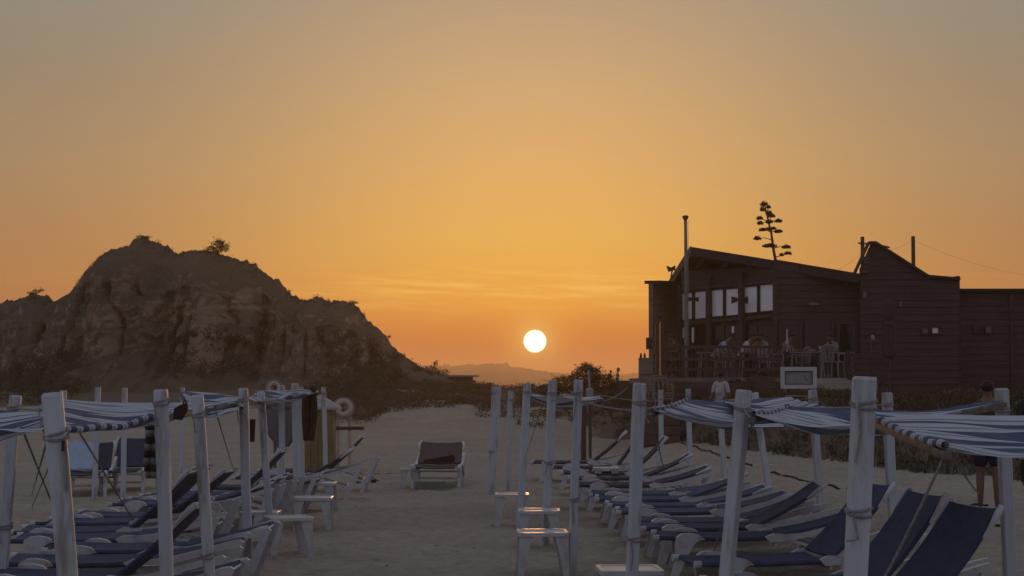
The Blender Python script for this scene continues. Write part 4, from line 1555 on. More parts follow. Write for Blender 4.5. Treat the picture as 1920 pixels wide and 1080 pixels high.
    body.ball(Vector((hx, hy - .098, hz - .005)) * k, (.013 * k, .018 * k, .020 * k), 6, 4)
    for s in (-1, 1):
        body.ball(Vector((hx + s * .082, hy + .005, hz)) * k, (.010 * k, .018 * k, .028 * k), 6, 4)
    bo = body.build('body', 'skin', root, smooth=True)
    face = MB()
    for s in (-1, 1):
        face.ball(Vector((hx + s * .033, hy - .086, hz + .018)) * k, (.011 * k, .008 * k, .007 * k), 6, 4)
    face.ball(Vector((hx, hy - .088, hz - .045)) * k, (.024 * k, .006 * k, .006 * k), 6, 4)
    face.build('eyes_and_mouth', 'hair', root)
    if top:
        if pose == 'sit' or long_legs is None:
            pass
        tp = grow({'pel', 'wai', 'che', 'nkb', 'lsh', 'rsh', 'lel', 'rel'}, E, 1.13, 'pel')
        tp.build('shirt', top, root, smooth=True)
    if bottom:
        keys = {'pel', 'lhi', 'rhi', 'lkn', 'rkn'}
        if long_legs:
            keys |= {'lca', 'rca', 'lan', 'ran'}
        V2 = V['lkn'], V['rkn']
        if not long_legs:
            for q in ('lkn', 'rkn'):
                h_ = V[q.replace('kn', 'hi')]
                V[q] = tuple(lerp(h_[i], V[q][i], .86) for i in range(3)) + (.088,)
        bt = grow(keys, E, 1.17, 'pel')
        bt.build('trousers' if long_legs else 'shorts', bottom, root, smooth=True)
        V['lkn'], V['rkn'] = V2
    if not bald:
        hb = MB()
        cx_, cy_, cz_ = V['cro'][:3]
        hb.ball(Vector((cx_, cy_ + .022, cz_ - .012)) * k, (.090 * k, .098 * k, .082 * k), 12, 8)
        hb.build('hair', 'hair', root, smooth=True)
    return root


def ground_person(px, Y, rz, label, top, bottom, **kw):
    x = (px - 960) / F * Y
    return person((x, Y, ground_z(x, Y) + 0.0), rz, label, top, bottom, **kw)


ground_person(1850, 20.5, 2.9, 'dark-haired person in brown top and navy shorts standing behind the far right canopy', 'shirt_brown', 'shorts_navy', height=1.46)
ground_person(1930, 24.5, 0.3, 'person in dark clothes cut off at the right edge, beyond the far right post', 'shirt_dark', 'shirt_dark', height=1.42, long_legs=True)
xg = (1351 - 960) / F * 43
person((xg, 43, ground_z(xg, 43)), 2.7, 'dark-haired person in a white top standing below the terrace railing', 'shirt_white', 'shirt_grey', height=max(1.5, P(1351, 699, 43).z - ground_z(xg, 43)), long_legs=True)
# banded dark cloth hung behind the second left post
q = P(284, 793, 15.5)
root = tag(empty('hanging_cloth', q), 'dark cloth with pale bands hanging beside the second square left post', 'cloth')
zb_ = (P(284, 897, 15.5).z - q.z) / 8
for k in range(8):
    mb = MB()
    for i in range(7):
        t_ = i / 6 * 2 - 1
        for s_ in (0, 1):
            mb.v.append((t_ * 0.05 + 0.006 * sin(k), 0.018 * sin(t_ * 5 + k * 0.4), zb_ * (k + s_)))
    for i in range(6):
        mb.f.append((2 * i, 2 * i + 2, 2 * i + 3, 2 * i + 1))
    o_ = mb.build('band', 'shirt_grey' if k % 2 else 'dark_cloth', root, smooth=True)
    o_.modifiers.new('thickness', 'SOLIDIFY').thickness = 0.012
mb = MB()
mb.tube([(0, 0, 0.0), (0.06, -0.02, 0.06), (0.10, -0.5, 0.12)], 0.005, 4)
mb.build('cord', 'rope', root)


def seated(px, Y, rz, label, top, lean=0.1, twist=0.0, **kw):
    x = (px - 960) / F * Y
    return person((x, Y, ZF), rz, label, top, 'shirt_dark', pose='sit', lean=lean, twist=twist, long_legs=True, **kw)


seated(1334, 51.4, 1.2, 'guest in a pale blue shirt bent low over the left terrace table', 'shirt_blue', lean=0.42)
seated(1386, 50.9, 1.1, 'guest in a white shirt leaning forward beside the middle column', 'shirt_white', lean=0.28)
seated(1431, 50.9, -0.6, 'guest in a grey shirt seated right of the middle terrace table', 'shirt_grey', lean=0.1)
seated(1458, 50.6, 1.2, 'guest in a rose shirt bending over, left of the slim white rod', 'shirt_rose', lean=0.3)
seated(1566, 51.6, -0.8, 'guest in a grey top seated near the right end of the terrace', 'shirt_grey', lean=0.15)
seated(1270, 52.2, -0.7, 'guest in brown seated at the far left of the terrace beside the side wing', 'shirt_brown', lean=0.2)
# simple stools under the guests
for px, Y, lab in ((1334, 51.4, 'pale blue guest'), (1386, 50.9, 'white-shirted guest'), (1431, 50.9, 'grey-shirted guest right of the middle table'), (1458, 50.6, 'rose-shirted guest'),
                   (1566, 51.6, 'grey guest near the slatted fence'), (1270, 52.2, 'brown-clad guest at the far left')):
    x = (px - 960) / F * Y
    root = tag(empty('terrace_stool', (x, Y, ZF)), 'low dark wooden stool under the ' + lab, 'stool', 'stools on the terrace')
    mb = MB()
    mb.box((0, 0, 0.40), (0.36, 0.36, 0.04))
    mb.build('seat', 'wood_mid', root)
    for sx in (-1, 1):
        for sy in (-1, 1):
            mb = MB()
            mb.beam((sx * .14, sy * .14, .38), (sx * .17, sy * .17, 0), .035, .035, up=(0, 1, 0))
            mb.build('leg', 'wood_mid', root)

# boxes and planters below the terrace
for px, Y, w_, h_, lab in ((1312, 46.6, 0.62, 0.42, 'brown slatted crate on the bank just right of the flagpole foot'), (1392, 46.9, 0.8, 0.34, 'long low planter box of boards below the middle of the terrace'),
                           (1432, 46.5, 0.5, 0.5, 'square slatted crate between the planter box and the framed board')):
    x = (px - 960) / F * Y
    root = tag(empty('wooden_crate', (x, Y, ground_z(x, Y)), 0.1), lab, 'crate', 'crates below the terrace')
    n = 3
    for k in range(n):
        for sy in (-1, 1):
            mb = MB()
            mb.box((0, sy * 0.2, h_ * (k + .5) / n), (w_, 0.025, h_ / n - 0.02))
            mb.build('slat', 'wood_mid', root)
    for sx in (-1, 1):
        mb = MB()
        mb.box((sx * (w_ / 2 - 0.03), 0, h_ / 2), (0.04, 0.37, h_))
        mb.build('end_board', 'wood_red', root)
    fo_ = MB()
    for _ in range(3):
        clump(fo_, (rs.uniform(-.5, .5) * w_ * .7, 0, h_ + .02), (w_ * .22, .14, .12), 60, 0.09, rs)
    fo_.build('plants', 'foliage', root)['kind'] = 'stuff'

# ------------------------------------------------------------------ white posts
POST_N = 0


def post(px_t, py_t, Y, px_b, py_b, label, width=0.084, rot=None, group='white posts that carry the shade canopies', ties=(0.12,), base_tie=False):
    global POST_N
    POST_N += 1
    top = P(px_t, py_t, Y)
    low = P(px_b, py_b, Y)
    d = low - top
    # follow the lean down into the sand
    t = 1.0
    for _ in range(30):
        q = top + d * t
        g = ground_z(q.x, q.y)
        t *= (top.z - g) / max(1e-6, top.z - q.z)
    foot = top + d * t
    rnd = random.Random(POST_N)
    base = Vector((foot.x, foot.y, foot.z))
    ax = (top - foot)
    L = ax.length
    a = ax.normalized()
    r = rot if rot is not None else rnd.uniform(-0.5, 0.5)
    up = Vector((cos(r), sin(r), 0))
    mb = MB()
    width *= 0.93
    w1, w0 = width / 2, width / 2 * 0.94
    u = (up - a * up.dot(a)).normalized()
    v = a.cross(u)
    rings = []
    for s, ww in ((-0.25, w0), (L * 0.25, w0 * 1.01), (L * 0.5, w0 * 1.02), (L * 0.8, w1), (L - 0.012, w1), (L, w1 * 0.86)):
        off = u * rnd.uniform(-.004, .004) + v * rnd.uniform(-.004, .004)
        c = ww * 0.16
        k = [(-ww + c, -ww), (ww - c, -ww), (ww, -ww + c), (ww, ww - c), (ww - c, ww), (-ww + c, ww), (-ww, ww - c), (-ww, -ww + c)]
        rings.append([a * s + off + u * i + v * j for i, j in k])
    vs = [p for rg in rings for p in rg]
    fs = []
    n = 8
    for i in range(len(rings) - 1):
        for j in range(n):
            fs.append((i * n + j, i * n + (j + 1) % n, (i + 1) * n + (j + 1) % n, (i + 1) * n + j))
    fs.append(tuple(range((len(rings) - 1) * n, len(rings) * n)))
    fs.append(tuple(reversed(range(n))))
    mb.add(vs, fs)
    o = mb.build('wooden_post', 'post', loc=base)
    tag(o, label, 'post', group)
    for tt in list(ties) + ([0.62] if base_tie else []):
        rb = MB()
        s0 = L * (1 - tt)
        for lap in range(2):
            loop = []
            for j in range(13):
                q = 2 * pi * j / 12
                rr_ = w1 * 1.16 / max(abs(cos(q)), abs(sin(q))) ** 0.75
                loop.append(a * (s0 + lap * 0.018 + 0.012 * sin(q + lap)) + u * rr_ * cos(q) + v * rr_ * sin(q))
            rb.tube(loop, 0.0062, 5)
        tail = a * s0 - v * w1 * 1.35 if v.y > 0 else a * s0 + v * w1 * 1.35
        tail += u * w1 * rnd.choice((-.9, .9))
        rb.tube([tail, tail + Vector((rnd.uniform(-.02, .02), 0, -0.10)), tail + Vector((rnd.uniform(-.03, .03), 0, -0.05 - rnd.uniform(.05, .2)))], 0.005, 5)
        rb.build('rope_tie', 'rope', o)
    return top, foot


# inner row beside the aisle, right side (near to far)
T = {}
T['r1'] = post(1622, 706, 7.0, 1604, 1080, 'thickest white post on the right side, leaning in front of two striped canopies', 0.086, rot=0.10, ties=(0.065, 0.30))
T['r2'] = post(1395, 731, 10.9, 1362, 1080, 'white post leaning left in front of the nearer pleated canopy, ropes crossing its foot', 0.082, rot=0.95, ties=(0.07,))
T['r3'] = post(1200, 718, 12.4, 1186, 1060, 'straight white post rising behind the frontmost small table, right of the aisle', 0.084, rot=0.2, ties=(0.08, 0.62))
T['r4'] = post(1084, 712, 16.5, 1073, 1075, 'white post standing clear on the sand at the right end of the full-legged aisle table', 0.082, rot=0.1, ties=(0.07, 0.60))
T['r5'] = post(1036, 713, 19.6, 1022, 1018, 'white post between two small aisle tables, with a rope tied low round it', 0.086, rot=0.3, ties=(0.08, 0.5))
T['r6'] = post(989, 719, 21.6, 974, 991, 'white post at the aisle rising behind the left edge of the small tables', 0.082, rot=0.5, ties=(0.06,))
T['r7'] = post(958, 733, 29.0, 951, 921, 'thin white post just right of the double post at the far end of the aisle', 0.085, rot=0.2, ties=(0.09,))
T['r8'] = post(927, 725, 28.2, 918, 928, 'left one of the doubled white posts at the far end of the aisle', 0.085, rot=0.1, ties=(0.06, 0.6))
T['r9'] = post(934, 725, 28.5, 924, 900, 'right one of the doubled white posts at the far end of the aisle', 0.085, rot=0.4, ties=())
# outer row, right side
T['o1'] = post(1877, 728, 12.6, 1890, 1000, 'white post at the far right with a striped canopy corner lashed to it', 0.092, rot=0.05, ties=(0.10,))
T['o2'] = post(1663, 736, 16.2, 1674, 968, 'white post partly hidden by the thickest right post, its dark guy line running down it', 0.088, rot=0.1, ties=(0.07,))
T['o3'] = post(1523, 731, 20.5, 1538, 935, 'white post directly under the framed board, leaning right with a guy line', 0.092, rot=0.1, ties=(0.07,))
T['o4'] = post(1415, 736, 25.0, 1436, 882, 'leaning white post between the framed board and the white-topped person', 0.085, rot=0.2, ties=(0.07,))
T['o5'] = post(1347, 727, 27.0, 1358, 885, 'white post in line with the white-topped person below the terrace', 0.085, rot=0.1, ties=(0.06,))
T['o6'] = post(1290, 729, 30.0, 1293, 850, 'white post standing below the flagpole', 0.085, rot=0.1, ties=(0.07,))
T['o7'] = post(1239, 731, 32.0, 1240, 840, 'white post just right of the straight post beside the frontmost table, below the stacked chairs', 0.085, rot=0.1, ties=(0.10,))
# inner row, left side
T['l1'] = post(99, 736, 7.0, 126, 1080, 'thickest white post on the left side, carrying a small dark plate', 0.086, rot=0.2, ties=(0.10,))
T['l2'] = post(302, 730, 10.8, 313, 1080, 'second thickest left post, squarely capped, with a person in dark behind it', 0.086, rot=0.05, ties=(0.05,))
T['l3'] = post(371, 740, 11.6, 393, 1080, 'left post leaning right with a long rope down to a wrapped foot', 0.080, rot=0.1, ties=(0.08, 0.62))
T['l4'] = post(456, 728, 15.8, 463, 980, 'upright white post at the right corner of the left striped canopies', 0.086, rot=0.05, ties=(0.06,))
T['l5'] = post(489, 734, 19.4, 503, 940, 'slim white post leaning right, second of the left aisle cluster', 0.084, rot=0.1, ties=(0.07,))
T['l6'] = post(527, 722, 23.8, 531, 940, 'white post in front of the grey canvas sheet', 0.086, rot=0.05, ties=(0.07,))
T['l7'] = post(553, 719, 25.5, 556, 920, 'taller one of the doubled white posts beside the dark hanging cloth', 0.10, rot=0.05, ties=(0.05,))
T['l8'] = post(565, 725, 26.5, 567, 900, 'shorter one of the doubled white posts beside the dark hanging cloth', 0.085, rot=0.1, ties=())
T['l9'] = post(607, 726, 31.5, 610, 868, 'slim white post standing before the yellow booth', 0.085, rot=0.05, ties=(0.07,))
# outer row, left side
T['m1'] = post(29, 741, 13.5, 8, 1020, 'white post near the left edge leaning left, rope tied at half height', 0.090, rot=0.1, ties=(0.06, 0.60))
T['m2'] = post(119, 732, 22.0, 113, 900, 'white post top peeping up just right of the thickest left post', 0.082, rot=0.1, ties=())
T['m3'] = post(184, 726, 27.0, 178, 905, 'left one of the two slim white posts before the cliff foot', 0.084, rot=0.05, ties=())
T['m4'] = post(234, 727, 27.0, 231, 905, 'right one of the two slim white posts before the cliff foot', 0.084, rot=0.05, ties=())
T['m5'] = post(342, 727, 33.0, 340, 860, 'small white post at the raised corner of the far left canopy', 0.082, rot=0.05, ties=(0.05,))

# small dark plate on the thickest left post
q = P(120, 836, 6.93)
mb = MB()
mb.box((0, 0, 0), (0.012, 0.03, 0.040))
root = mb.build('number_plate', 'black', loc=q)
tag(root, 'small dark plate screwed to the right edge of the thickest left post', 'plate')


# ------------------------------------------------------------------ striped shade canopies
def canopy(corners, label, sag=0.10, sagv=0.075, ridge=0.012, hem='left', ropes=(), nu=40, nv=56, mat='stripe_a', bands=1.0, seed=0, battens=('left', 'right')):
    """corners: near-left, near-right, far-right, far-left. Stripes run left to right."""
    nl, nr, fr, fl = [Vector(c) for c in corners]
    for q_ in (nl, nr):
        q_.z += 0.03
    O = (nl + nr + fr + fl) / 4
    root = tag(empty('shade_canopy', O), label, 'canopy', 'blue and white striped shade canopies')
    rnd = random.Random(seed)

    def at(u, v):
        p = nl.lerp(nr, u).lerp(fl.lerp(fr, u), v)
        s = 4 * u * (1 - u)
        z = -sag * s * (0.75 + 0.25 * (1 - abs(2 * v - 1)))
        z -= sagv * 4 * v * (1 - v) * (0.25 + 0.75 * s)
        z += ridge * 1.7 * sin(v * 2 * pi * 7 * bands + 5 * noise.noise(Vector((u * 1.3, v * 2, seed)))) * (0.35 + 0.65 * s)
        z += 0.035 * noise.noise(Vector((u * 2.2, v * 5.0, seed + 3.0))) * s ** 0.5
        return p + Vector((0, 0, z)) - O
    me = bpy.data.meshes.new('cloth')
    vs = [at(i / nu, j / nv) for j in range(nv + 1) for i in range(nu + 1)]
    fs = [(j * (nu + 1) + i, j * (nu + 1) + i + 1, (j + 1) * (nu + 1) + i + 1, (j + 1) * (nu + 1) + i) for j in range(nv) for i in range(nu)]
    me.from_pydata(vs, [], fs)
    uvl = me.uv_layers.new(name='UVMap')
    for poly in me.polygons:
        for li in poly.loop_indices:
            vi = me.loops[li].vertex_index
            uvl.data[li].uv = ((vi % (nu + 1)) / nu, (vi // (nu + 1)) / nv * bands)
    me.polygons.foreach_set('use_smooth', [True] * len(me.polygons))
    me.materials.append(M[mat])
    cl_ = bpy.data.objects.new('cloth', me)
    COL.objects.link(cl_)
    cl_.parent = root

    def strip(pts, name):
        # the cloth rolled over a batten: the stripe ends show as dashes
        n = 8
        me2 = bpy.data.meshes.new(name)
        m_ = MB()
        m_.tube(pts, 0.019, n, caps=False)
        me2.from_pydata([tuple(q) for q in m_.v], [], m_.f)
        ul = me2.uv_layers.new(name='UVMap')
        for poly in me2.polygons:
            for li in poly.loop_indices:
                vi = me2.loops[li].vertex_index
                ul.data[li].uv = ((vi // n) / (len(pts) - 1), (vi % n) / n)
        me2.polygons.foreach_set('use_smooth', [True] * len(me2.polygons))
        me2.materials.append(M['stripe_hem'])
        o2 = bpy.data.objects.new(name, me2)
        COL.objects.link(o2)
        o2.parent = root
    edges = {'left': [at(0, j / 24) for j in range(25)], 'right': [at(1, j / 24) for j in range(25)], 'near': [at(i / 30, 0) for i in range(31)]}
    if hem:
        strip([p + Vector((0, -0.004, 0.004)) for p in edges[hem]], 'hem')
    for bt in battens:
        e = edges[bt]
        a_, b_ = e[0], e[-1]
        ext = (b_ - a_).normalized() * 0.06
        mb = MB()
        mb.beam(a_ - ext + Vector((0, 0, -0.035)), b_ + ext + Vector((0, 0, -0.035)), 0.032, 0.032)
        mb.build('batten', 'batten', root)
    for a_, b_, sl in ropes:
        a_, b_ = Vector(a_) - O, Vector(b_) - O
        mb = MB()
        pts = [a_.lerp(b_, t / 10) + Vector((0, 0, -sl * 4 * (t / 10) * (1 - t / 10))) for t in range(11)]
        mb.tube(pts, 0.0065, 5)
        mb.build('guy_rope', 'rope', root)
    return root


def G(px, py):
    """the sand point the photograph shows at px, py"""
    d = ray(px, py)
    o = Vector((0, 0, EYE))
    t = 5.0
    for _ in range(4000):
        q = o + d * t
        if q.z <= ground_z(q.x, q.y, False):
            return q
        t += 0.02
    return q


def tie(name, frac=0.1):
    t, f = T[name]
    return t.lerp(f, frac)


# right side, near to far
canopy([P(1772, 850, 7.6), P(2130, 868, 7.4), P(2130, 768, 9.6), P(1640, 783, 9.6)], 'nearest right striped canopy, its front corner pulled down by a guy line', sag=0.02, ridge=0.008, hem='left', seed=1,
       ropes=[(P(1772, 852, 7.6), P(1655, 1090, 7.9), 0.01), (P(1640, 783, 9.6), tie('r1', 0.06), 0.0), (P(1782, 850, 7.6), G(1840, 930), 0.02), (tie('r1', 0.07), P(1640, 783, 9.6), 0.015)], bands=0.72)
canopy([P(1412, 786, 10.6), P(1660, 806, 10.0), P(1880, 752, 12.4), P(1476, 762, 13.4)], 'pleated striped canopy stretched from the leaning right post to the far right post', sag=0.055, ridge=0.012, hem='left', seed=2,
       ropes=[(P(1412, 786, 10.6), tie('r2', 0.06), 0.01), (P(1476, 762, 13.4), tie('r2', 0.07), 0.02), (P(1412, 786, 10.6), G(1330, 1060), 0.02), (P(1880, 752, 12.4), tie('o1', 0.1), 0.0), (P(1476, 762, 13.4), tie('o2', 0.07), 0.02)], bands=1.0)
canopy([P(1222, 776, 14.0), P(1470, 806, 14.0), P(1496, 762, 19.0), P(1290, 748, 19.0)], 'striped canopy drooping between the straight aisle post and the posts below the framed board', sag=0.05, ridge=0.012, hem='left', seed=3,
       ropes=[(P(1222, 776, 14.0), tie('r3', 0.1), 0.02), (P(1290, 748, 19.0), tie('r3', 0.1), 0.03), (P(1290, 748, 19.0), tie('o6', 0.08), 0.02), (P(1222, 776, 14.0), G(1250, 905), 0.01), (P(1496, 762, 19.0), tie('o3', 0.08), 0.02)], bands=1.0)
canopy([P(1395, 770, 15.6), P(1590, 775, 15.0), P(1475, 742, 21), P(1350, 748, 21)], 'small far striped canopy whose peaked corner rises under the framed board', sag=0.03, ridge=0.010, hem=None, seed=4,
       ropes=[(P(1475, 742, 21), tie('o3', 0.05), 0.0), (P(1350, 748, 21), tie('o5', 0.08), 0.01)], bands=0.8, battens=())
canopy([P(990, 745, 22.5), P(1130, 752, 22.0), P(1125, 741, 26.0), P(985, 737, 26.0)], 'rolled greyish canopy slung between the far right aisle posts', sag=0.05, ridge=0.02, hem=None, seed=5,
       ropes=[(P(1130, 752, 22.0), P(1178, 725, 22), 0.03), (P(990, 745, 22.5), tie('r6', 0.09), 0.0), (P(1130, 752, 22.0), G(1100, 850), 0.01), (P(1125, 741, 26), tie('o7', 0.12), 0.03),
              (tie('r5', 0.12), tie('r4', 0.1), 0.0), (P(1020, 750, 22), G(985, 858), 0.0), (tie('r4', 0.1), tie('r3', 0.11), 0.02)], bands=0.7)
# left side, near to far
canopy([P(-260, 845, 8.2), P(92, 812, 8.4), P(78, 770, 10.4), P(-260, 758, 10.4)], 'nearest left striped canopy, cut by the left edge of the view', sag=0.03, ridge=0.010, hem='right', seed=6,
       ropes=[(P(92, 812, 8.4), tie('l1', 0.11), 0.0), (P(78, 770, 10.4), tie('m1', 0.06), 0.0), (P(92, 812, 8.4), G(60, 925), 0.01), (P(78, 772, 10.4), tie('l1', 0.1), 0.01), (P(40, 800, 9), G(120, 1000), 0.0)], bands=0.8)
canopy([P(116, 815, 9.6), P(300, 785, 11.4), P(440, 752, 16.5), P(116, 747, 13.4)], 'wide left striped canopy with a rolled dashed front hem', sag=0.02, ridge=0.012, hem='near', seed=7,
       ropes=[(P(116, 815, 9.6), tie('l1', 0.1), 0.01), (P(116, 747, 13.4), tie('l1', 0.12), 0.0), (P(300, 785, 11.4), tie('l2', 0.06), 0.0), (P(440, 752, 16.5), tie('l4', 0.07), 0.0), (P(118, 815, 9.6), G(60, 950), 0.0), (P(150, 812, 9.8), G(265, 1000), 0.0)],
       bands=1.1)
canopy([P(372, 792, 13.6), P(452, 772, 14.6), P(456, 742, 19.5), P(340, 733, 19.5)], 'smaller left striped canopy peaking at the far white corner post', sag=0.015, ridge=0.010, hem='right', seed=8,
       ropes=[(P(372, 792, 13.6), tie('l3', 0.12), 0.01), (P(340, 733, 19.5), tie('m5', 0.05), 0.0), (P(452, 772, 14.6), tie('l4', 0.08), 0.0), (P(405, 772, 14), G(437, 880), 0.0), (P(372, 792, 13.6), P(392, 985, 11.6), 0.0)], bands=0.8)
canopy([P(462, 752, 18.0), P(560, 742, 22), P(600, 733, 27), P(480, 733, 22)], 'narrow rolled canopy slung along the left aisle cluster of posts', sag=0.02, ridge=0.02, hem=None, seed=9,
       ropes=[(P(462, 752, 18), tie('l5', 0.12), 0.0), (P(600, 733, 27), tie('l9', 0.06), 0.0), (P(560, 742, 22), tie('l6', 0.1), 0.0), (tie('l7', 0.1), tie('l9', 0.14), -0.01)], bands=0.5, battens=())

# dark bag hanging under the left canopy
q = P(338, 772, 12.0)
mb = MB()
mb.prism([(-0.045, -0.05), (0.01, -0.055), (0.05, 0.01), (0.045, 0.06), (0.0, 0.045), (-0.04, 0.02)], lambda a_, b_, t: Vector((a_, t, b_)), -0.02, 0.02)
root = mb.build('hanging_bag', 'dark_cloth', loc=q)
tag(root, 'small dark bag hanging from the left canopy between the two square posts', 'bag')
mb = MB()
mb.tube([(0.02, 0, 0.05), (0.03, 0, 0.09), (0.04, 0, 0.05)], 0.006, 5)
mb.build('strap', 'dark_cloth', root)
# ------------------------------------------------------------------ sun loungers
HINGE = 1.12


def make_lounger(cloth):
    root = empty('sun_lounger')
    for s in (-1, 1):
        fy = lambda a, b, t: Vector((a, s * 0.335 + t, b))
        mb = MB()
        # long side panel of the head end: rising arm with its slanting leg and a brace
        mb.prism([(1.00, .366), (1.07, .396), (1.20, .392), (1.34, .405), (1.60, .470), (1.80, .528), (1.90, .548), (1.925, .532), (1.915, .505), (1.80, .478), (1.58, .418), (1.34, .356), (1.20, .330), (1.05, .318)], fy, -0.022, 0.022)
        mb.prism([(1.915, .52), (1.84, .495), (1.745, .26), (1.64, 0.0), (1.70, 0.0), (1.80, .22)], fy, -0.020, 0.020)
        mb.prism([(1.20, .34), (1.27, .34), (1.735, .205), (1.72, .165)], fy, -0.014, 0.014)
        mb.build('rear_side_frame', 'plastic', root)
        mb = MB()
        # foot end leg: a flared blade with a beak that grips the rail
        mb.prism([(.20, .365), (.25, .394), (.33, .400), (.41, .385), (.465, .342), (.40, .330), (.355, .285), (.29, .16), (.215, 0.0), (.145, 0.0), (.195, .18), (.19, .30)], fy, -0.024, 0.024)
        mb.build('leg', 'plastic', root)
    for x, z in ((0.24, 0.17), (1.70, 0.22), (1.10, 0.30)):
        mb = MB()
        mb.tube([(x, -0.33, z), (x, 0.33, z)], 0.018, 6)
        mb.build('crossbar', 'plastic', root)
    # seat: cloth sleeve over two side tubes
    mb = MB()
    n = 10
    nx_ = 12
    prof = []
    for j in range(n + 1):
        y = -0.30 + 0.60 * j / n
        prof.append((y, 0.372 - 0.022 * (1 - (2 * j / n - 1) ** 2)))
    sec = [(-0.325, 0.335), (-0.338, 0.352), (-0.325, 0.374)] + prof + [(0.325, 0.374), (0.338, 0.352), (0.325, 0.335)] + [(0.30, 0.345), (0.0, 0.325), (-0.30, 0.345)]
    m_ = len(sec)
    for i in range(nx_ + 1):
        x = 0.04 + (HINGE - 0.04) * i / nx_
        dz = -0.012 * sin(pi * i / nx_)
        for y, z in sec:
            mb.v.append((x, y, z + dz))
    for i in range(nx_):
        for j in range(m_):
            mb.f.append((i * m_ + j, i * m_ + (j + 1) % m_, (i + 1) * m_ + (j + 1) % m_, (i + 1) * m_ + j))
    mb.f.append(tuple(range(m_)))
    mb.f.append(tuple(reversed(range(nx_ * m_, (nx_ + 1) * m_))))
    mb.build('seat', cloth, root, smooth=False)
    for s in (-1, 1):
        mb = MB()
        mb.tube([(-0.005, s * 0.31, 0.352), (0.05, s * 0.31, 0.352)], 0.030, 8)
        mb.build('end_cap', 'plastic', root)
    # backrest pivots about the hinge; modelled lying along +x
    bk = MB()
    L = 0.76
    for i in range(9):
        t = i / 8
        hw_ = lerp(0.315, 0.295, t)
        dz = -0.02 * sin(pi * t)
        for y, z in [(-hw_, -0.012), (-hw_ - .012, 0.004), (-hw_, 0.022)] + [(lerp(-hw_, hw_, (j + 1) / 7), 0.016 - 0.016 * sin(pi * (j + 1) / 7)) for j in range(6)] + [(hw_, 0.022), (hw_ + .012, 0.004), (hw_, -0.012), (0, -0.03)]:
            bk.v.append((0.02 + (L - 0.02) * t, y, z + dz))
    m_ = 13
    for i in range(8):
        for j in range(m_):
            bk.f.append((i * m_ + j, i * m_ + (j + 1) % m_, (i + 1) * m_ + (j + 1) % m_, (i + 1) * m_ + j))
    bk.f.append(tuple(range(m_)))
    bk.f.append(tuple(reversed(range(8 * m_, 9 * m_))))
    back = bk.build('backrest', cloth, root, loc=(HINGE, 0, 0.372))
    for s in (-1, 1):
        mb = MB()
        mb.tube([(L * 0.72, s * 0.326, -0.012), (L * 0.84, s * 0.336, 0.0), (L - 0.03, s * 0.326, 0.008), (L + 0.022, s * 0.312, 0.008), (L + 0.03, s * 0.29, 0.004)], [0.008, 0.017, 0.024, 0.022, 0.012], 8)
        mb.build('back_frame', 'plastic', back)
    mb = MB()
    mb.tube([(L + 0.004, -0.29, -0.012), (L + 0.004, 0.29, -0.012)], 0.010, 6)
    mb.build('head_bar', 'plastic', back)
    return root


def set_back(lg, deg):
    for c in lg.children:
        if c.name.startswith('backrest'):
            c.rotation_euler = (0, -radians(deg), 0)


protos = {'navy': make_lounger('navy'), 'grey_navy': make_lounger('grey_navy'), 'grey_mesh': make_lounger('grey_mesh')}
used_ = set()


def lounger(x, y, rz, deg, label, group, cloth='navy', dz=0.0):
    p = protos[cloth]
    if cloth in used_:
        p = copy_tree(p)
    used_.add(cloth)
    cx_, cy_ = x + cos(rz) * 0.95, y + sin(rz) * 0.95
    p.location = (x, y, ground_z(cx_, cy_, False) + dz)
    p.rotation_euler = (radians(random.Random(int(y * 97)).uniform(-.7, .7)), radians(random.Random(int(y * 31)).uniform(-.6, .6)), rz)
    set_back(p, deg)
    tag(p, label, 'sun lounger', group)
    return p


GR = 'sun loungers in the right-hand rows'
GL = 'sun loungers in the left-hand rows'
RIGHT = [
    (11.2, 50, 1.44, 'steep-backed navy sun lounger before the far right post, rightmost of the steep backs'),
    (12.55, 51, 1.40, 'navy sun lounger with steep back between the thickest right post and the far right post'),
    (14.2, 47, 1.36, 'navy sun lounger with steep back directly behind the thickest right post'),
    (16.6, 14, 1.30, 'long navy sun lounger with low back, white foot blade right above the frontmost table'),
    (18.5, 21, 1.22, 'navy sun lounger with half-raised head end left of the white post under the framed board'),
    (20.9, 17, 1.10, 'navy sun lounger with gently raised back crossing behind the post leaning left'),
    (17.6, 27, 1.24, 'navy sun lounger packed close behind the one with the low back above the frontmost table'),
    (19.8, 13, 1.15, 'navy sun lounger squeezed in just before the gently raised one behind the leaning post'),
    (22.0, 22, 1.02, 'navy sun lounger packed tight beside the flat one behind the straight aisle post'),
    (23.0, 12, 0.98, 'flat navy sun lounger in the middle of the right rows, behind the straight aisle post'),
    (25.0, 15, 0.88, 'navy sun lounger with slight back tilt, fifth from the far end of the right block'),
    (26.7, 22, 0.84, 'faded sun lounger fourth from the far end of the right block'),
    (28.4, 47, 0.76, 'sun lounger with steep back, third from the far end of the right block'),
    (30.2, 54, 0.66, 'sun lounger with the steepest back, second from the far end of the right block'),
    (32.2, 38, 0.35, 'furthest lounger of the right block, its thin back rising alone against the sand'),
]
for i, (yy, deg, xf, lab) in enumerate(RIGHT):
    lounger(xf, yy, random.Random(i).uniform(-0.05, 0.05) + (0.23 if i < 2 else 0.14 if i == 2 else -0.02), deg + random.Random(i + 9).uniform(-3, 3), lab, GR, 'navy' if yy < 25 else 'grey_navy')
